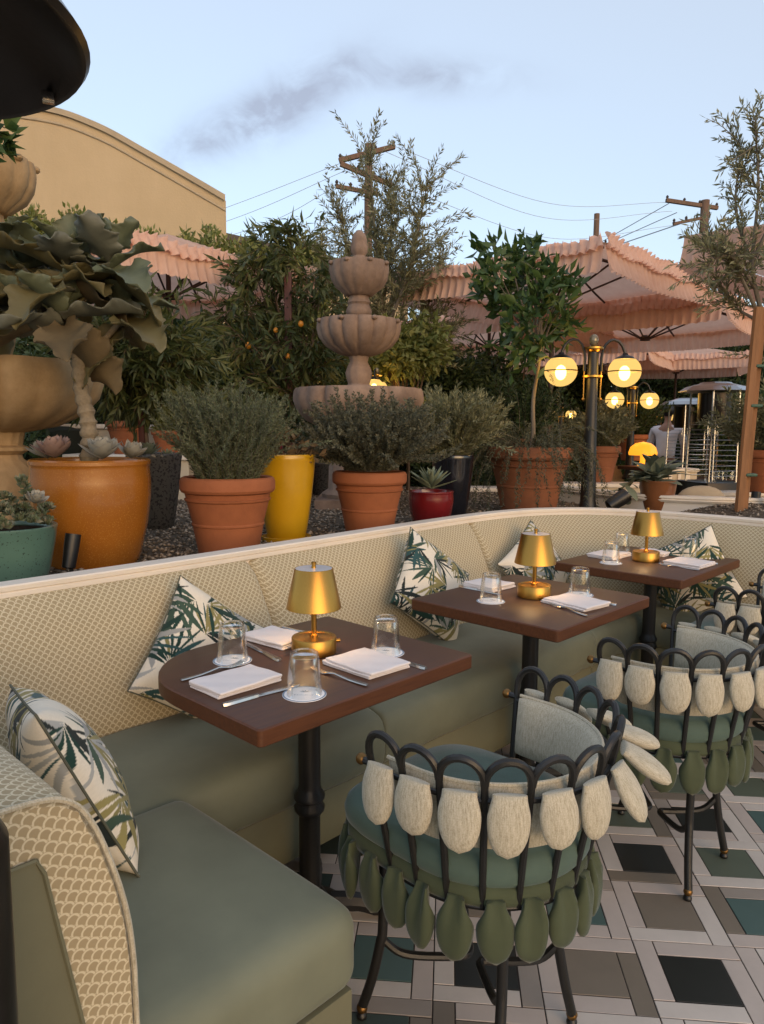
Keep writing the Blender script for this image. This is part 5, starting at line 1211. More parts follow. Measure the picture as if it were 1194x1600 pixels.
# ------------------------------------------------------------------ patio heaters
def heater(label, P, zt, hood_r):
    T = thing('patio_heater', label, 'patio heater', (P.x, P.y, -.004), .3, 'stainless patio heaters')
    MB().lathe([(hood_r, zt-.10),(hood_r*1.005, zt-.094),(hood_r*.80, zt-.045),(hood_r*.45, zt-.012),(hood_r*.42, zt),(0, zt)], 8).build('hood', M['stainless'], T, angle=15)
    MB().lathe([(.17, zt-.42), (.17, zt-.115)], 24).build('burner_screen', M['dark_metal'], T)
    MB().lathe([(.06, .85), (.06, zt-.42)], 20, close=False).build('glass_tube', M['clear_glass'], T)
    a = .26
    for k in range(4):
        an = PI/4+k*PI/2; MB().tube([(a*math.cos(an), a*math.sin(an), .1), (a*.92*math.cos(an), a*.92*math.sin(an), zt-.08)], .011, 6).build('corner_post', M['stainless'], T)
    for i in range(11):
        z = lerp(.92, zt-.45, i/10); c = [(a*.99*math.cos(PI/4+k*PI/2), a*.99*math.sin(PI/4+k*PI/2), z) for k in range(4)]
        MB().tube(c, .003, 5, closed=True).build('guard_wire', M['stainless'], T)
    MB().rbox(-.27, .27, -.27, .27, .02, .86, .02).build('base_cabinet', M['dark_metal'], T)
P = aty(1110, 750, 8.0); heater('stainless patio heater with wide hood right of the waiter', P, aty(1110, 597, 8.0).z, .37)
P = aty(1068, 750, 10.6); heater('second patio heater with smaller hood behind the first', P, aty(1068, 622, 10.6).z, .38)
# near heater at the left edge, hood seen from below
T = thing('patio_heater', 'dark patio heater at the left edge with its hood overhead', 'patio heater', (-.4675, .66, 0), .4)
zt = 1.722; hr = .200
hd = MB().lathe([(hr,zt),(hr+.004,zt+.006),(hr-.01,zt+.026),(hr*.6,zt+.07),(.034,zt+.094),(0,zt+.096)], 64, close=False).build('hood', M['dark_metal'], T)
MB().lathe([(0,zt+.078),(.045,zt+.074),(hr*.6,zt+.055),(hr-.017,zt+.016),(hr-.005,zt+.002),(hr,zt)], 64, close=False).build('reflector', M['dark_metal'], T)
for k in range(3):
    a = -.1+k*2.094; c, s_ = math.cos(a-.4+1.0), math.sin(a-.4+1.0); MB().rbox((hr-.012)*c-.006, (hr-.012)*c+.006, (hr-.012)*s_-.006, (hr-.012)*s_+.006, zt-.002, zt+.008, .0015).build('clip', M['steel'], hd)
MB().lathe([(.05,zt-.23),(.06,zt-.22),(.06,zt-.06),(.03,zt-.03),(.02,zt+.07)], 24).build('burner', M['dark_metal'], T)
MB().lathe([(.018,1.0),(.018,zt-.22)], 20).build('post', M['dark_metal'], T)
MB().lathe([(.104,.0),(.106,.01),(.106,.03),(.101,.04),(.101,.97),(.08,1.01),(.02,1.03)], 48).build('tank_housing', M['dark_metal'], T)

# ------------------------------------------------------------------ small garden spotlights
surf('spot_black', (.008, .008, .009, 1), .4, .2, 20)
def spot(label, P, d, L_, r):
    T = thing('garden_spotlight', label, 'spotlight', (P.x, P.y, GZ-.004), 0, 'black garden spotlights'); d = Vector(d).normalized(); c = Vector((0, 0, .10)); MB().tube([(0, 0, 0), (0, 0, .10)], .008, 8).build('spike', M['spot_black'], T)
    pts = [c-d*L_*.5, c-d*L_*.46, c+d*L_*.35, c+d*L_*.5]; MB().tube(pts, [r*.6, r*.85, r, r], 20).build('housing', M['spot_black'], T)
    e = d.orthogonal().normalized(); MB().tube([c+d*L_*.5-d*.002, c+d*(L_*.5+.02)], [r, r*1.0], 20, cap=False).build('glare_shield', M['spot_black'], T)
spot('black garden spotlight between the teal and orange pots', atz(112, 905, GZ), (.1, .2, 1), .11, .028)
spot('black tilted spotlight beside the foot of the near lamp post', atz(962, 806, GZ), (.85, .1, .55), .13, .05)
spot('small black spotlight behind the wooden stakes', aty(1181, 770, 4.95), (.1, .1, 1), .10, .03)
# ------------------------------------------------------------------ olive trees
def olive(name, label, P, paths, seed, ll=.05, dens=1.0, mat='olive_leaf', stemr=.02):
    T = thing(name, label, 'tree', (P.x, P.y, P.z)); rr = np.random.default_rng(seed); pos = []; dr = []; st = []; b = MB()
    for (path, r0, r1, nsh, L_) in paths:
        pts = bez([Vector(p)-P for p in path], 6); b.tube(pts, [lerp(r0, r1, i/(len(pts)-1)) for i in range(len(pts))], 8)
        for k in range(int(nsh*dens)):
            f = rr.uniform(.25, 1); q = np.array(pts[min(len(pts)-1, int(f*len(pts)))]); i = min(len(pts)-2, int(f*len(pts))); ax = np.array((pts[i+1]-pts[i]).normalized())
            d = ax*.7+rr.normal(size=3)*.55+np.array((0, 0, .35)); d /= np.linalg.norm(d); l = rr.uniform(*L_); m_ = max(4, int(l/.03)); s_ = [q.copy()]
            for j in range(m_):
                d = d+rr.normal(size=3)*.09+np.array((0, 0, -.02)); d /= np.linalg.norm(d); q = q+d*l/m_; s_.append(q.copy())
                for _ in range(3):
                    o = rr.normal(size=3); o -= d*o.dot(d); o /= np.linalg.norm(o); pos.append(q-d*rr.random()*l/m_); dr.append(d*.75+o*.6)
            st.append(s_)
    b.build('trunk', M['grey_bark'], T)
    n = len(pos); tag(put('crown', quadleaf('crown', M[mat], np.array(pos), np.array(dr), ll*rr.uniform(.6, 1.25, n), ll*.2*rr.uniform(.8, 1.2, n)), T), kind='stuff'); put('twigs', stemmesh(st, .004, M['grey_bark'], 'twigs'), T)
    return T
Y = 7.2; A = lambda x, y, d=0: tuple(aty(x, y, Y+d)); base = aty(618, 700, Y); base.z = GZ-.01
olive('olive_tree', 'tall wispy olive tree behind the stone fountain', base,
      [([tuple(base), A(612, 600), A(600, 500), A(590, 420), A(578, 260)], .045, .006, 60, (.25, .6)), ([A(605, 540), A(560, 450, .2), A(535, 350, .2)], .02, .004, 34, (.25, .5)), ([A(602, 520), A(640, 420, -.2), A(665, 300, -.2)], .02, .004, 40, (.25, .6)),
       ([A(598, 480), A(610, 400, .3), A(612, 300, .3)], .015, .004, 32, (.2, .5)), ([A(610, 580), A(660, 500, .2), A(685, 420, .1)], .018, .004, 34, (.25, .5)), ([A(608, 560), A(540, 500, -.2), A(505, 400, -.2)], .016, .004, 26, (.2, .45)), ([A(612, 600), A(660, 560, 0), A(690, 520, 0)], .015, .004, 28, (.2, .45))], 3, .062, 2.3)
Y = 4.75; base = aty(1200, 820, Y+.1); base.z = GZ-.01
olive('olive_tree', 'grey-leaved olive tree tied to wooden stakes at the right edge', base,
      [([tuple(base), A(1204, 650), A(1196, 520), A(1176, 420), A(1185, 300), A(1180, 190)], .024, .005, 34, (.15, .38)), ([A(1180, 480), A(1150, 420, -.1), A(1110, 380, -.1)], .014, .004, 30, (.12, .32)), ([A(1178, 420), A(1150, 330, .1), A(1158, 230, .1)], .012, .004, 26, (.12, .34)),
       ([A(1182, 500), A(1150, 480, .1), A(1120, 440, .1)], .012, .003, 24, (.1, .3)), ([A(1180, 400), A(1210, 330, 0), A(1235, 220, 0)], .014, .004, 26, (.15, .4)), ([A(1182, 510), A(1215, 450, 0), A(1240, 400, 0)], .012, .004, 20, (.15, .4)), ([A(1180, 450), A(1140, 400, -.2), A(1095, 420, -.25)], .012, .003, 22, (.12, .3))], 4, .055, 1.25)
# paired stakes with green ties
T = thing('tree_stakes', 'two weathered wooden stakes with green ties beside the right olive tree', 'stakes', aty(1163, 805, 4.62)); T.location.z = GZ-.01
def stake(xb, xt, yt, w_, dy):
    a = aty(xb, 805, 4.62+dy); b = aty(xt, yt, 4.62+dy); o = T.location; v = b-a; k = (GZ-.01-a.z)/v.z; a = a+v*k; h = w_/2; m = MB()
    vs = []
    for p in (a, b): q_ = p-o; vs += [(q_.x-h, q_.y-h, q_.z), (q_.x+h, q_.y-h, q_.z), (q_.x+h, q_.y+h, q_.z), (q_.x-h, q_.y+h, q_.z)]
    m.add(vs, [(3,2,1,0),(4,5,6,7),(0,1,5,4),(1,2,6,5),(2,3,7,6),(3,0,4,7)]); m.build('stake', M['stake_wood'], T, smooth=False)
stake(1154, 1185, 480, .040, 0); stake(1163, 1194, 480, .026, .038)
surf('green_tie', (.012, .075, .05, 1), .5, .2, 20)
for x, y in ((1184, 572), (1176, 634), (1168, 742)):
    c = aty(x+2, y, 4.62)-T.location; MB().rbox(c.x-.026, c.x+.045, c.y-.024, c.y+.055, c.z-.009, c.z+.009, .004).build('tie', M['green_tie'], T)
# ------------------------------------------------------------------ hedges and background trees
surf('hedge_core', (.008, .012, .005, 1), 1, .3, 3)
def hedge(label, x0, x1, y0, y1, z1, n, mat, seed, ll=.10, wob=.25, cat='hedge', name='hedge', group=None, z0=0):
    T = thing(name, label, cat, ((x0+x1)/2, (y0+y1)/2, -.004), 0, group); rr = np.random.default_rng(seed); hx, hy = (x1-x0)/2, (y1-y0)/2
    MB().rbox(-hx*.9, hx*.9, -hy*.75, hy*.75, z0, z1-.35, .15).build('branches', M['hedge_core'], T)  # dark core box added inside the leaves to block light, not real branches
    f = rr.random(n); x = rr.uniform(-hx, hx, n); y = np.where(f < .62, -hy, rr.uniform(-hy, hy, n)); z = np.where(f < .62, rr.uniform(z0, z1, n), z1)
    bumpv = wob*(np.sin(x*2.3+seed)*np.cos(z*2.9+seed)+.6*np.sin(x*5.1+z*4.3)); y = y+bumpv*(f < .62)+rr.normal(size=n)*.10; z = z+(.25*np.sin(x*3.1+seed)+.15*np.sin(x*7+y*3)+rr.normal(size=n)*.10)*(f >= .62)-np.abs(rr.normal(size=n))*.08
    z = np.maximum(z, z0+.02)
    d = norm(np.stack([rr.normal(size=n)*.7, -.5+rr.normal(size=n)*.6, .35+rr.normal(size=n)*.6], 1))
    tag(put('foliage', quadleaf('foliage', M[mat], np.stack([x, y, z], 1), d, ll*rr.uniform(.6, 1.3, n), ll*.42*rr.uniform(.8, 1.2, n)), T), kind='stuff'); return T
hedge('dark clipped hedge closing the garden on the left', -9, -1.6, 9.0, 10.2, 2.75, 42000, 'hedge_leaf', 1, .09)
hedge('tall dark hedge behind the umbrellas in the middle', -1.6, 5.2, 15.5, 17.0, 3.3, 42000, 'hedge_leaf', 2, .12)
hedge('dark hedge behind the waiter and the patio heaters', 5.2, 13, 17.0, 18.5, 3.4, 36000, 'hedge_leaf', 3, .13)
hedge('tall hedge at the far right edge', 6.5, 11, 12.0, 13.0, 2.75, 16000, 'dark_leaf', 4, .12)
hedge('shady shrubs behind the left fountain', -4.2, -2.45, 5.6, 6.6, 1.75, 14000, 'dark_leaf', 5, .07, cat='shrubs', name='shrub_row')
def column(label, x, ytop, Y, w_, seed, mat='bright_leaf', z0=1.2):
    P = aty(x, 672, Y); zt = aty(x, ytop, Y).z; T = thing('column_tree', label, 'tree', (P.x, P.y, -.004), 0, 'light green column trees'); rr = np.random.default_rng(seed); pos = []; dr = []; st = []
    MB().tube([(0, 0, 0), (.02, 0, zt*.5), (0, 0, zt*.85)], [.05, .035, .015], 8).build('trunk', M['bark'], T)
    for k in range(70):
        a, q_ = rr.uniform(0, 2*PI), math.sqrt(rr.random())*w_*.8; h = zt-.5*(q_/w_)**1.2-rr.random()*.45; b0 = np.array((q_*math.cos(a)*.5, q_*math.sin(a)*.5, lerp(z0, h, .55))); b1 = np.array((q_*math.cos(a), q_*math.sin(a), h)); st.append([np.array((0, 0, z0)), b0, b1])
        for i in range(75):
            f = rr.random()**.5; c = b0+(b1-b0)*f; o = rr.normal(size=3); o[2] = abs(o[2])+.4; pos.append(c+rr.normal(size=3)*.045); dr.append(o)
    n = len(pos); tag(put('crown', quadleaf('crown', M[mat], np.array(pos), np.array(dr), 0.115*rr.uniform(.6, 1.25, n), .05*rr.uniform(.7, 1.2, n)), T), kind='stuff'); put('branches', stemmesh(st, .012, M['bark'], 'branches'), T)
for i, (x, yt, w_, tx) in enumerate(((8, 255, .26, 'light green column tree top at the far left below the heater hood'), (70, 322, .45, 'light green shrub top left of the curved gable'), (130, 315, .4, 'light green shrub top above the succulent leaves'), (195, 345, .36, 'narrow light green tree top left of the pink umbrella'),
        (245, 352, .5, 'low light green tree top above the left umbrella'), (315, 340, .75, 'broad light green tree in front of the gable corner'), (388, 352, .55, 'light green tree top right of the gable corner'), (435, 375, .5, 'yellowish tree top above the fruit tree'), (480, 362, .5, 'bright green tree top left of the fountain finial'))):
    column(tx, x, yt, 11.5, w_, 40+i)
Tb = [('bushy green shrub lit by the lamp behind the fountain', 640, 560, 6.9, .42, 'bright_leaf', 60), ('dark round shrub right of the fountain', 690, 610, 8.5, .5, 'hedge_leaf', 61), ('dark shrub under the middle umbrella', 800, 620, 9.5, .7, 'dark_leaf', 62), ('grey-green shrub behind the near lamp post', 925, 665, 9.8, .42, 'olive_leaf', 63), ('dark shrub below the left umbrella', 345, 590, 6.9, .55, 'dark_leaf', 64), ('dark evergreen shrub left of the fountain base', 475, 640, 7.0, .5, 'dark_leaf', 65), ('round bush beside the heaters', 1160, 640, 10.5, .6, 'hedge_leaf', 66)]
for tx, x, y, Y, r_, mt, sd in Tb:
    c = aty(x, y, Y); T = thing('garden_shrub', tx, 'shrub', (c.x, c.y, GZ-.01 if Y < 7.3 and x < 700 else -.004)); h = c.z-T.location.z
    rr = np.random.default_rng(sd); bl = [((rr.normal()*r_*.45, rr.normal()*r_*.3, h+rr.normal()*r_*.3), r_*rr.uniform(.4, .65), .9) for _ in range(9)]+[((rr.normal()*r_*.35, rr.normal()*r_*.2, h*.55), r_*.6, 1.0) for _ in range(3)]
    po, dr = crown(bl, 4200, .1, sd, .2); tag(put('foliage', quadleaf('foliage', M[mt], po, dr, .085*rr.uniform(.6, 1.2, len(po)), .032), T), kind='stuff')
    put('branches', stemmesh([[np.array((0, 0, 0)), np.array((0, 0, h*.4)), np.array(c_)] for c_, _, _ in bl], .02, M['bark'], 'branches', 5), T)
# leaves hanging into the top left corner
T = thing('citrus_tree', 'citrus tree whose glossy leaves hang below the heater hood at the left edge', 'tree', (-1.80, 2.55, GZ-.004)); rr = np.random.default_rng(77); po = []; dr = []; sts = []
top_ = np.array((0.0, 0.0, 1.75))
MB().tube(bez([(0, 0, 0), (.02, .01, .5), (-.02, 0, 1.1), tuple(top_)], 5), [.022-.010*k/15 for k in range(16)], 8).build('trunk', M['bark'], T)
tips = [np.array(aty(x-4, y, 2.6)-T.location) for x, y in ((-20,200),(0,205),(8,215),(-10,225),(5,232),(-25,240),(12,200))]+[np.array((rr.uniform(-.6, .2), rr.uniform(-.35, .3), rr.uniform(1.35, 2.3))) for _ in range(34)]
for k, c in enumerate(tips):
    sts.append([np.array((0, 0, 1.3))+rr.normal(size=3)*.05, (top_*.6+c*.4)+rr.normal(size=3)*.04, c])
    for _ in range(5 if k < 7 else 16): v = np.array((.7 if k < 7 else rr.normal(), rr.normal()*.5, -.2+rr.normal()*.5)); po.append(c+rr.normal(size=3)*(.0 if k < 7 else .05)); dr.append(v)
tag(put('crown', leafmesh('crown', M['citrus_leaf'], np.array(po), np.array(dr), .075*rr.uniform(.7, 1.2, len(po)), .034, .25, .12), T), kind='stuff')
put('twigs', stemmesh(sts, .006, M['bark'], 'twigs', 5), T)

# ------------------------------------------------------------------ buildings
def mk_stucco(name, a, b):
    q = NT(name); f = q.noise(.25, 5, .65); g = q.noise(.9, 5, .7, stretch=(1, 1, .22)); q.l(q.mix(q.math('MULTIPLY', g, .55), q.ramp(f, [(.3, a), (.7, b)]), dim(a, .80)), q.b.inputs['Base Color']); q.set(Roughness=.92); q.b.inputs['Specular IOR Level'].default_value = .15; q.bump(q.noise(14, 5, .7), .35, .03); M[name] = q.m
mk_stucco('stucco', (.50, .385, .235, 1), (.60, .47, .30, 1))
surf('coping', (.42, .34, .23, 1), .8, .2, 1.5); surf('dark_coping', (.10, .09, .075, 1), .8, .2, 2)
Y = 26; T = thing('warehouse', 'tan stucco building with a curved gable at the upper left', 'building', (aty(60, 500, Y).x, Y, -.05))
arc = bez([aty(x, y, Y)-T.location for x, y in ((-420, 225), (-260, 180), (-100, 160), (60, 172), (150, 200), (230, 243), (300, 283), (353, 314))], 6)
o_ = [(p.x, p.z) for p in arc]; xr = o_[-1][0]; xl = o_[0][0]; ol = o_+[(xr, 0), (xl, 0)]; m = MB(); n = len(ol)
m.add([(x, 0, z) for x, z in ol]+[(x-9, 14, z) for x, z in ol], [tuple(range(n)), tuple(range(2*n-1, n-1, -1))]+[(i, n+i, n+(i+1) % n, (i+1) % n) for i in range(n)]); m.build('wall', M['stucco'], T, smooth=False)
P = [[(x, -.10, z-.02), (x, -.10, z+.16), (x, -.02, z+.20), (x-9, 14.05, z+.20)] for x, z in o_]; MB().grid(P, len(P), 4).build('parapet_coping', M['coping'], T, angle=30)
P = [[(x, -.03, z-.36), (x, -.05, z-.34), (x, -.05, z-.30), (x, -.03, z-.28)] for x, z in o_]; MB().grid(P, len(P), 4).build('trim_line', M['coping'], T)
a, b = aty(356, 374, 30), aty(520, 412, 30)
T = thing('low_annex', 'lower tan building wing right of the curved gable', 'building', ((a.x+b.x)/2, 30, -.05)); w2 = (b.x-a.x)/2
MB().add([(-w2-2, 0, 0), (w2+3, 0, 0), (w2+3, 0, b.z-.6), (-w2-2, 0, a.z+.45), (-w2-2, 6, 0), (w2+3, 6, 0), (w2+3, 6, b.z-.6), (-w2-2, 6, a.z+.45)], [(0,1,2,3),(5,4,7,6),(3,2,6,7),(1,5,6,2),(4,0,3,7)]).build('wall', M['stucco'], T, smooth=False)
MB().add([(-w2-2.05, -.12, a.z+.45), (w2+3, -.12, b.z-.6), (w2+3, -.12, b.z-.35), (-w2-2.05, -.12, a.z+.70), (-w2-2.05, 6.1, a.z+.45), (w2+3, 6.1, b.z-.6), (w2+3, 6.1, b.z-.35), (-w2-2.05, 6.1, a.z+.70)], [(0,1,2,3),(5,4,7,6),(3,2,6,7),(1,5,6,2),(4,0,3,7),(0,4,5,1)]).build('parapet_coping', M['dark_coping'], T, smooth=False)

# ------------------------------------------------------------------ utility poles and wires
surf('wire_mat', (.30, .31, .33, 1), .6, .1, 2); surf('insulator', (.06, .05, .05, 1), .35, .2, 10)
def upole(label, x, ytop, Y, arms, r=.16):
    P = aty(x, 672, Y); zt = aty(x, ytop, Y).z; T = thing('utility_pole', label, 'utility pole', (P.x, P.y, -.05), 0, 'wooden utility poles'); MB().lathe([(r*1.3, 0), (r, zt+.05)], 12).build('pole', M['pole_wood'], T)
    for (x0, y0, x1, y1, th) in arms:
        a, b = aty(x0, y0, Y-.25)-T.location, aty(x1, y1, Y-.25)-T.location; b.y += (x1-x0)*.004; MB().tube([a, b], th, 4).build('crossarm', M['pole_wood'], T)
        for f in (.02, .35, .65, .98): c = a.lerp(b, f); MB().lathe([(.07, 0), (.09, .06), (.05, .12), (.08, .18), (.03, .26)], 10, tuple(c)).build('insulator', M['insulator'], T)
upole('wooden utility pole with crossarms above the olive tree', 574, 225, 32, [(530, 251, 617, 224, .13), (532, 256, 612, 285, .13), (525, 291, 590, 300, .11)])
upole('wooden utility pole with a crossarm at the upper right', 1083, 313, 40, [(1041, 313, 1126, 322, .13), (1052, 350, 1112, 336, .10)], .22)
upole('bare wooden pole above the large pink umbrella', 920, 334, 46, [(935, 380, 968, 384, .12)], .17)
def wire(label, pts, sag=.0, r=.010):
    o = bez([aty(x, y, Y) for x, y, Y in pts], 14)
    tag(MB().tube(o, r, 4).build('power_line', M['wire_mat']), label, 'power line', 'power lines across the sky')
wire('uppermost power line running right from the left pole', [(615, 228, 32), (860, 318, 38), (1045, 316, 40)], .8)
wire('second power line running right from the left pole', [(600, 236, 32), (850, 340, 38), (1050, 330, 40)], .8)
wire('lowest power line running right from the left pole', [(612, 287, 32), (860, 372, 40), (1055, 352, 40)], .6)
wire('upper power line running left from the left pole', [(530, 256, 32), (360, 322, 34), (150, 395, 36)], .3)
wire('middle power line running left from the left pole', [(532, 270, 32), (370, 340, 34), (150, 410, 36)], .3)
wire('lower power line running left from the left pole', [(525, 292, 32), (400, 355, 34), (150, 425, 36)], .3)
wire('power line sloping from the right pole down to the bare pole', [(1045, 318, 40), (940, 378, 46)], .3, .022)
wire('second power line sloping from the right pole to the bare pole', [(1058, 332, 40), (950, 380, 46)], .3, .022)
wire('lower heavy power line at the right pole', [(1062, 350, 40), (965, 383, 46)], .2, .03)

# ------------------------------------------------------------------ second terrace beyond the bed
T = thing('far_planter_wall', 'cream low wall with moulded cap on the far side of the gravel bed', 'wall'); pl = bez([(4.9, 4.45, 0), (4.3, 4.60, 0), (3.6, 4.80, 0), (2.9, 4.90, 0), (2.3, 4.98, 0), (1.85, 5.22, 0), (1.55, 5.75, 0), (1.35, 6.4, 0), (1.2, 7.0, 0)], 6)
def sweep(prof, path):
    P = []
    for i, p in enumerate(path):
        t_ = (path[min(i+1, len(path)-1)]-path[max(i-1, 0)]).normalized(); nn = Vector((t_.y, -t_.x, 0)); P.append([(p.x+nn.x*o, p.y+nn.y*o, z) for o, z in prof])
    return MB().grid(P, len(P), len(prof), closed_v=True)
sweep([(-.03, .0), (-.03, .90), (.03, .90), (.03, .0)], pl).build('wall_body', M['cream_paint'], T, angle=35)
sweep([(-.045, .901), (-.055, .915), (-.045, .922), (-.055, .930), (-.052, .945), (.052, .945), (.055, .930), (.045, .922), (.055, .915), (.045, .901)], pl).build('cap', M['cream_paint'], T, angle=35)
def lowwall(label, x0, x1, Y, z1, d=.25, mat='far_cream'):
    a, b = aty(x0, 700, Y), aty(x1, 700, Y); T = thing('low_wall', label, 'wall', ((a.x+b.x)/2, Y, -.004), 0, 'cream low walls of the far terrace'); w2 = (b.x-a.x)/2
    MB().box(-w2, w2, -d/2, d/2, 0, z1-.04).build('wall_body', M[mat], T, smooth=False); MB().rbox(-w2-.02, w2+.02, -d/2-.03, d/2+.03, z1-.0395, z1, .01).build('cap', M['cream_paint'], T)
    for k in range(1, 4): x = lerp(-w2, w2, k/4); MB().box(x-.02, x+.02, -d/2-.012, -d/2+.004, .1, z1-.06).build('panel_strip', M['cream_paint'], T, smooth=False)
lowwall('cream panelled wall behind the near lamp post', 880, 1010, 7.6, .86)
lowwall('cream panelled wall right of the sage pot', 1030, 1085, 9.6, .92)
lowwall('cream wall at the far right behind the stakes', 1110, 1290, 7.6, .78)
lowwall('cream garden wall at the back left behind the terracotta pots', 60, 330, 6.55, 1.42, .3)
lowwall('cream ledge under the two back left terracotta pots', 120, 305, 6.0, 1.18, .42)
lowwall('pale low wall glimpsed between the fountain and the black pot', 690, 790, 6.9, .86)
# sofa cushions of the far terrace, tables there, mushroom lamp, rattan chair
surf('beige_cushion', (.38, .31, .22, 1), .9, .1, 10, 0, .2, 200)
T = thing('bolster_cushion', 'beige bolster cushion lying behind the far low wall', 'cushion', aty(1095, 790, 5.5)); T.location.z = .80; MB().ball((0, 0, .03), .12, 20, (1.5, .6, .8)).build('bolster', M['beige_cushion'], T)
T.location.z = .86
b = thing('bench_seat', 'far bench seat of the next terrace under the bolster', 'bench', (aty(1095, 790, 5.55).x, 5.55, 0)); MB().rbox(-.9, 1.1, -.28, .28, .12, .80, .04).build('seat', M['beige_cushion'], b); MB().box(-.88, 1.08, -.26, .26, -.004, .1195).build('base', M['dark_wood'], b, smooth=False)
def far_table(label, x, Y, w_=.8, h=.75):
    P = aty(x, 700, Y); T = thing('dining_table', label, 'table', (P.x, P.y, -.004), .5, 'tables on the far terrace'); MB().rbox(-w_/2, w_/2, -w_/2, w_/2, h-.04, h, .006).build('tabletop', M['table_edge'], T); MB().lathe([(.20, 0), (.2, .02), (.04, .05), (.03, .10), (.03, h-.04)], 16).build('pedestal', M['black_iron'], T)
    return P
glow('amber_shade', (1, .36, .02, 1), .55); 
tp = far_table('high far table with an orange mushroom lamp', 1005, 8.75, .4, .98); far_table('far table near the patio heaters with glasses', 1135, 10.0); far_table('far table behind the waiter', 1060, 11.6)
T = thing('mushroom_lamp', 'glowing orange mushroom lamp on a far table', 'lamp', (tp.x, tp.y, .9765)); MB().lathe([(.06, 0), (.06, .02), (.03, .05), (.03, .15)], 20).build('base', M['amber_shade'], T)
MB().lathe([(.03, .14), (.155, .13), (.16, .16), (.14, .225), (.085, .27), (.0, .29)], 40, (0, 0, 0), lambda th, z: 1+.03*abs(math.sin(th*6))).build('shade', M['amber_shade'], T)
tm_ = MB().lathe([(.03, 0), (.036, .11), (.034, .11), (.028, .01), (0, .01)], 14, close=False).mesh('glass', M['clear_glass'])
for i, (x, Y_) in enumerate(((1120, 9.85), (1135, 9.8), (1150, 9.95), (1128, 10.15), (1147, 10.2))):
    P = aty(x, 700, Y_); tag(put('drinking_glass', tm_, None, (P.x, P.y, .7465), (0, 0, 0)), ['small glass at the left end of the far table by the heaters', 'small glass in the middle front of the far table by the heaters', 'small glass at the right end of the far table by the heaters', 'small glass at the back left of the far table by the heaters', 'small glass at the back right of the far table by the heaters'][i], 'glass', 'glasses on the far table')
surf('rattan', (.33, .22, .11, 1), .8, .3, 20, 0, .5, 90)
P = aty(968, 720, 8.9); T = thing('rattan_chair', 'round-backed rattan chair beside the second lamp post', 'chair', (P.x, P.y, -.004), .3)
MB().lathe([(.22, .40), (.25, .42), (.25, .46), (0, .48)], 24).build('seat', M['rattan'], T)
Pg = [[(.25*math.cos(a), .20+.06*math.sin(a), .46+.0+v*.55*math.sin(max(.05, a))**.5) for v in (0, .33, .66, 1)] for a in [PI*i/20 for i in range(21)]]; MB().grid(Pg, 21, 4).build('backrest', M['rattan'], T)
for sx in (-1, 1):
    for sy in (-1, 1): MB().tube([(sx*.17, sy*.15, .41), (sx*.20, sy*.19, 0)], .015, 8).build('leg', M['dark_wood'], T)

# ------------------------------------------------------------------ waiter in a white shirt, seen from behind
surf('skin', (.36, .19, .12, 1), .6, .1, 10); surf('hair_black', (.010, .008, .007, 1), .5, .3, 40); surf('shirt_white', (.78, .72, .74, 1), .8, .06, 12, 0, .3, 14, .2, .02); surf('trousers_black', (.014, .014, .017, 1), .8, .2, 10)
P = aty(1040, 700, 11.4); T = thing('person', 'person in white shirt and dark trousers bending over a far table', 'person', (P.x, P.y, 0), -.5)
def skin(name, joints, edges, mat, root=0, sub=2):
    me = bpy.data.meshes.new(name); me.from_pydata([j[0] for j in joints], edges, []); o = put(name, me, T); me.materials.append(mat)
    md = o.modifiers.new('skin', 'SKIN'); md.use_smooth_shade = True; lay = me.skin_vertices[0].data
    for i, j in enumerate(joints): lay[i].radius = (j[1], j[2] if len(j) > 2 else j[1]); lay[i].use_root = (i == root)
    s_ = o.modifiers.new('sub', 'SUBSURF'); s_.levels = sub; s_.render_levels = sub; return o
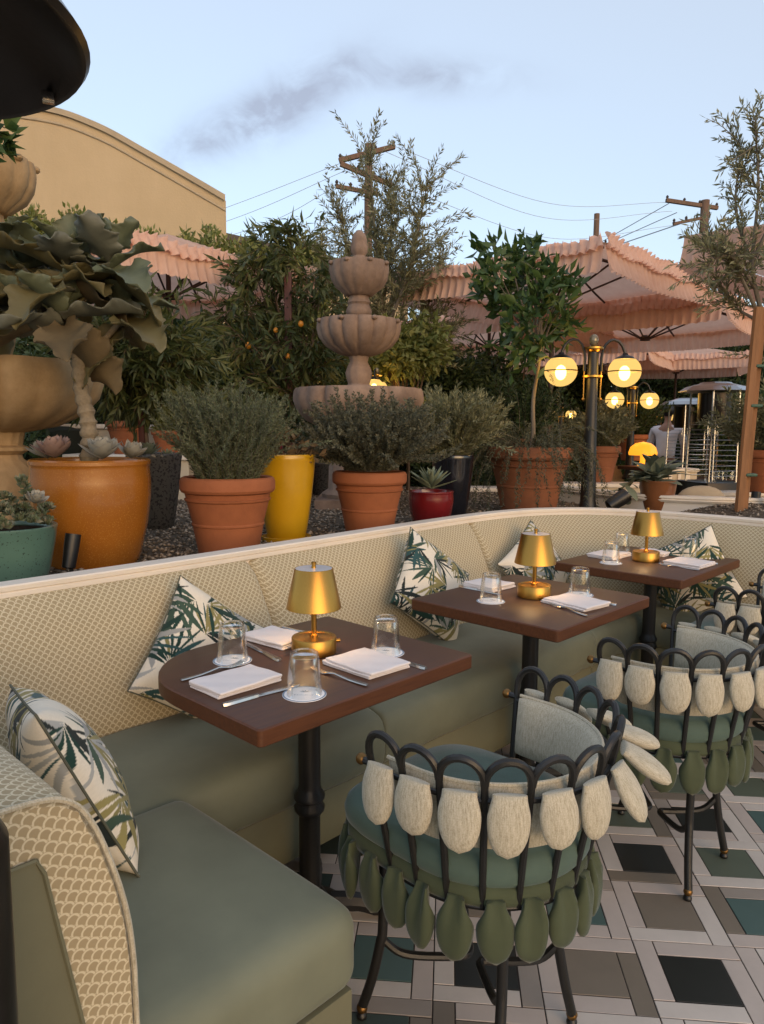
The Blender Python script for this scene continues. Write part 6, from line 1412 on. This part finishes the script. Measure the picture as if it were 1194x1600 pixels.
body = skin('body', [((0,0,.94),.13,.10),((0,.01,1.10),.125,.09),((0,.04,1.27),.15,.10),((0,.07,1.42),.13,.085),((0,.09,1.51),.05),((0,.11,1.60),.052),((0,.12,1.68),.078,.092),((0,.12,1.76),.07,.085),
  ((-.19,.07,1.41),.055),((-.25,.12,1.18),.043),((-.20,.34,1.07),.035),((-.18,.42,1.04),.022),((.19,.07,1.41),.055),((.26,.10,1.17),.043),((.22,.30,1.02),.035),((.21,.38,.99),.022),
  ((-.09,0,.88),.09),((-.10,.02,.50),.06),((-.11,-.01,.10),.04),((-.11,.12,.04),.035),((.09,0,.88),.09),((.10,.02,.50),.06),((.11,-.01,.10),.04),((.11,.12,.04),.035)],
  [(0,1),(1,2),(2,3),(3,4),(4,5),(5,6),(6,7),(3,8),(8,9),(9,10),(10,11),(3,12),(12,13),(13,14),(14,15),(0,16),(16,17),(17,18),(18,19),(0,20),(20,21),(21,22),(22,23)], M['skin'])
skin('shirt', [((0,0,.93),.155,.125),((0,.01,1.10),.150,.112),((0,.04,1.27),.170,.122),((0,.07,1.42),.150,.105),((0,.085,1.48),.062),((-.19,.07,1.41),.072),((-.255,.12,1.18),.058),((-.205,.33,1.075),.047),((.19,.07,1.41),.072),((.265,.10,1.17),.058),((.22,.29,1.025),.047)], [(0,1),(1,2),(2,3),(3,4),(3,5),(5,6),(6,7),(3,8),(8,9),(9,10)], M['shirt_white'])
skin('trousers', [((0,0,.95),.150,.118),((-.09,0,.86),.105),((-.10,.02,.50),.077),((-.11,-.01,.09),.062),((.09,0,.86),.105),((.10,.02,.50),.077),((.11,-.01,.09),.062)], [(0,1),(1,2),(2,3),(0,4),(4,5),(5,6)], M['trousers_black'])
MB().ball((0, .100, 1.715), .098, 18, (.93, 1.05, 1.08)).build('hair', M['hair_black'], T)
for sx in (-1, 1):
    hx_ = sx*.195; hy_ = .42 if sx < 0 else .39; hz_ = 1.04 if sx < 0 else .985
    for k in range(4): skin('finger', [((hx_+(k-1.5)*.017, hy_, hz_), .010), ((hx_+(k-1.5)*.02, hy_+.05, hz_-.012), .009), ((hx_+(k-1.5)*.02, hy_+.08+.008*(k in (1, 2)), hz_-.035), .007)], [(0,1),(1,2)], M['skin'], 0, 1)
    skin('thumb', [((hx_-sx*.02, hy_-.02, hz_), .011), ((hx_-sx*.045, hy_+.02, hz_-.01), .010), ((hx_-sx*.05, hy_+.045, hz_-.02), .008)], [(0,1),(1,2)], M['skin'], 0, 1)
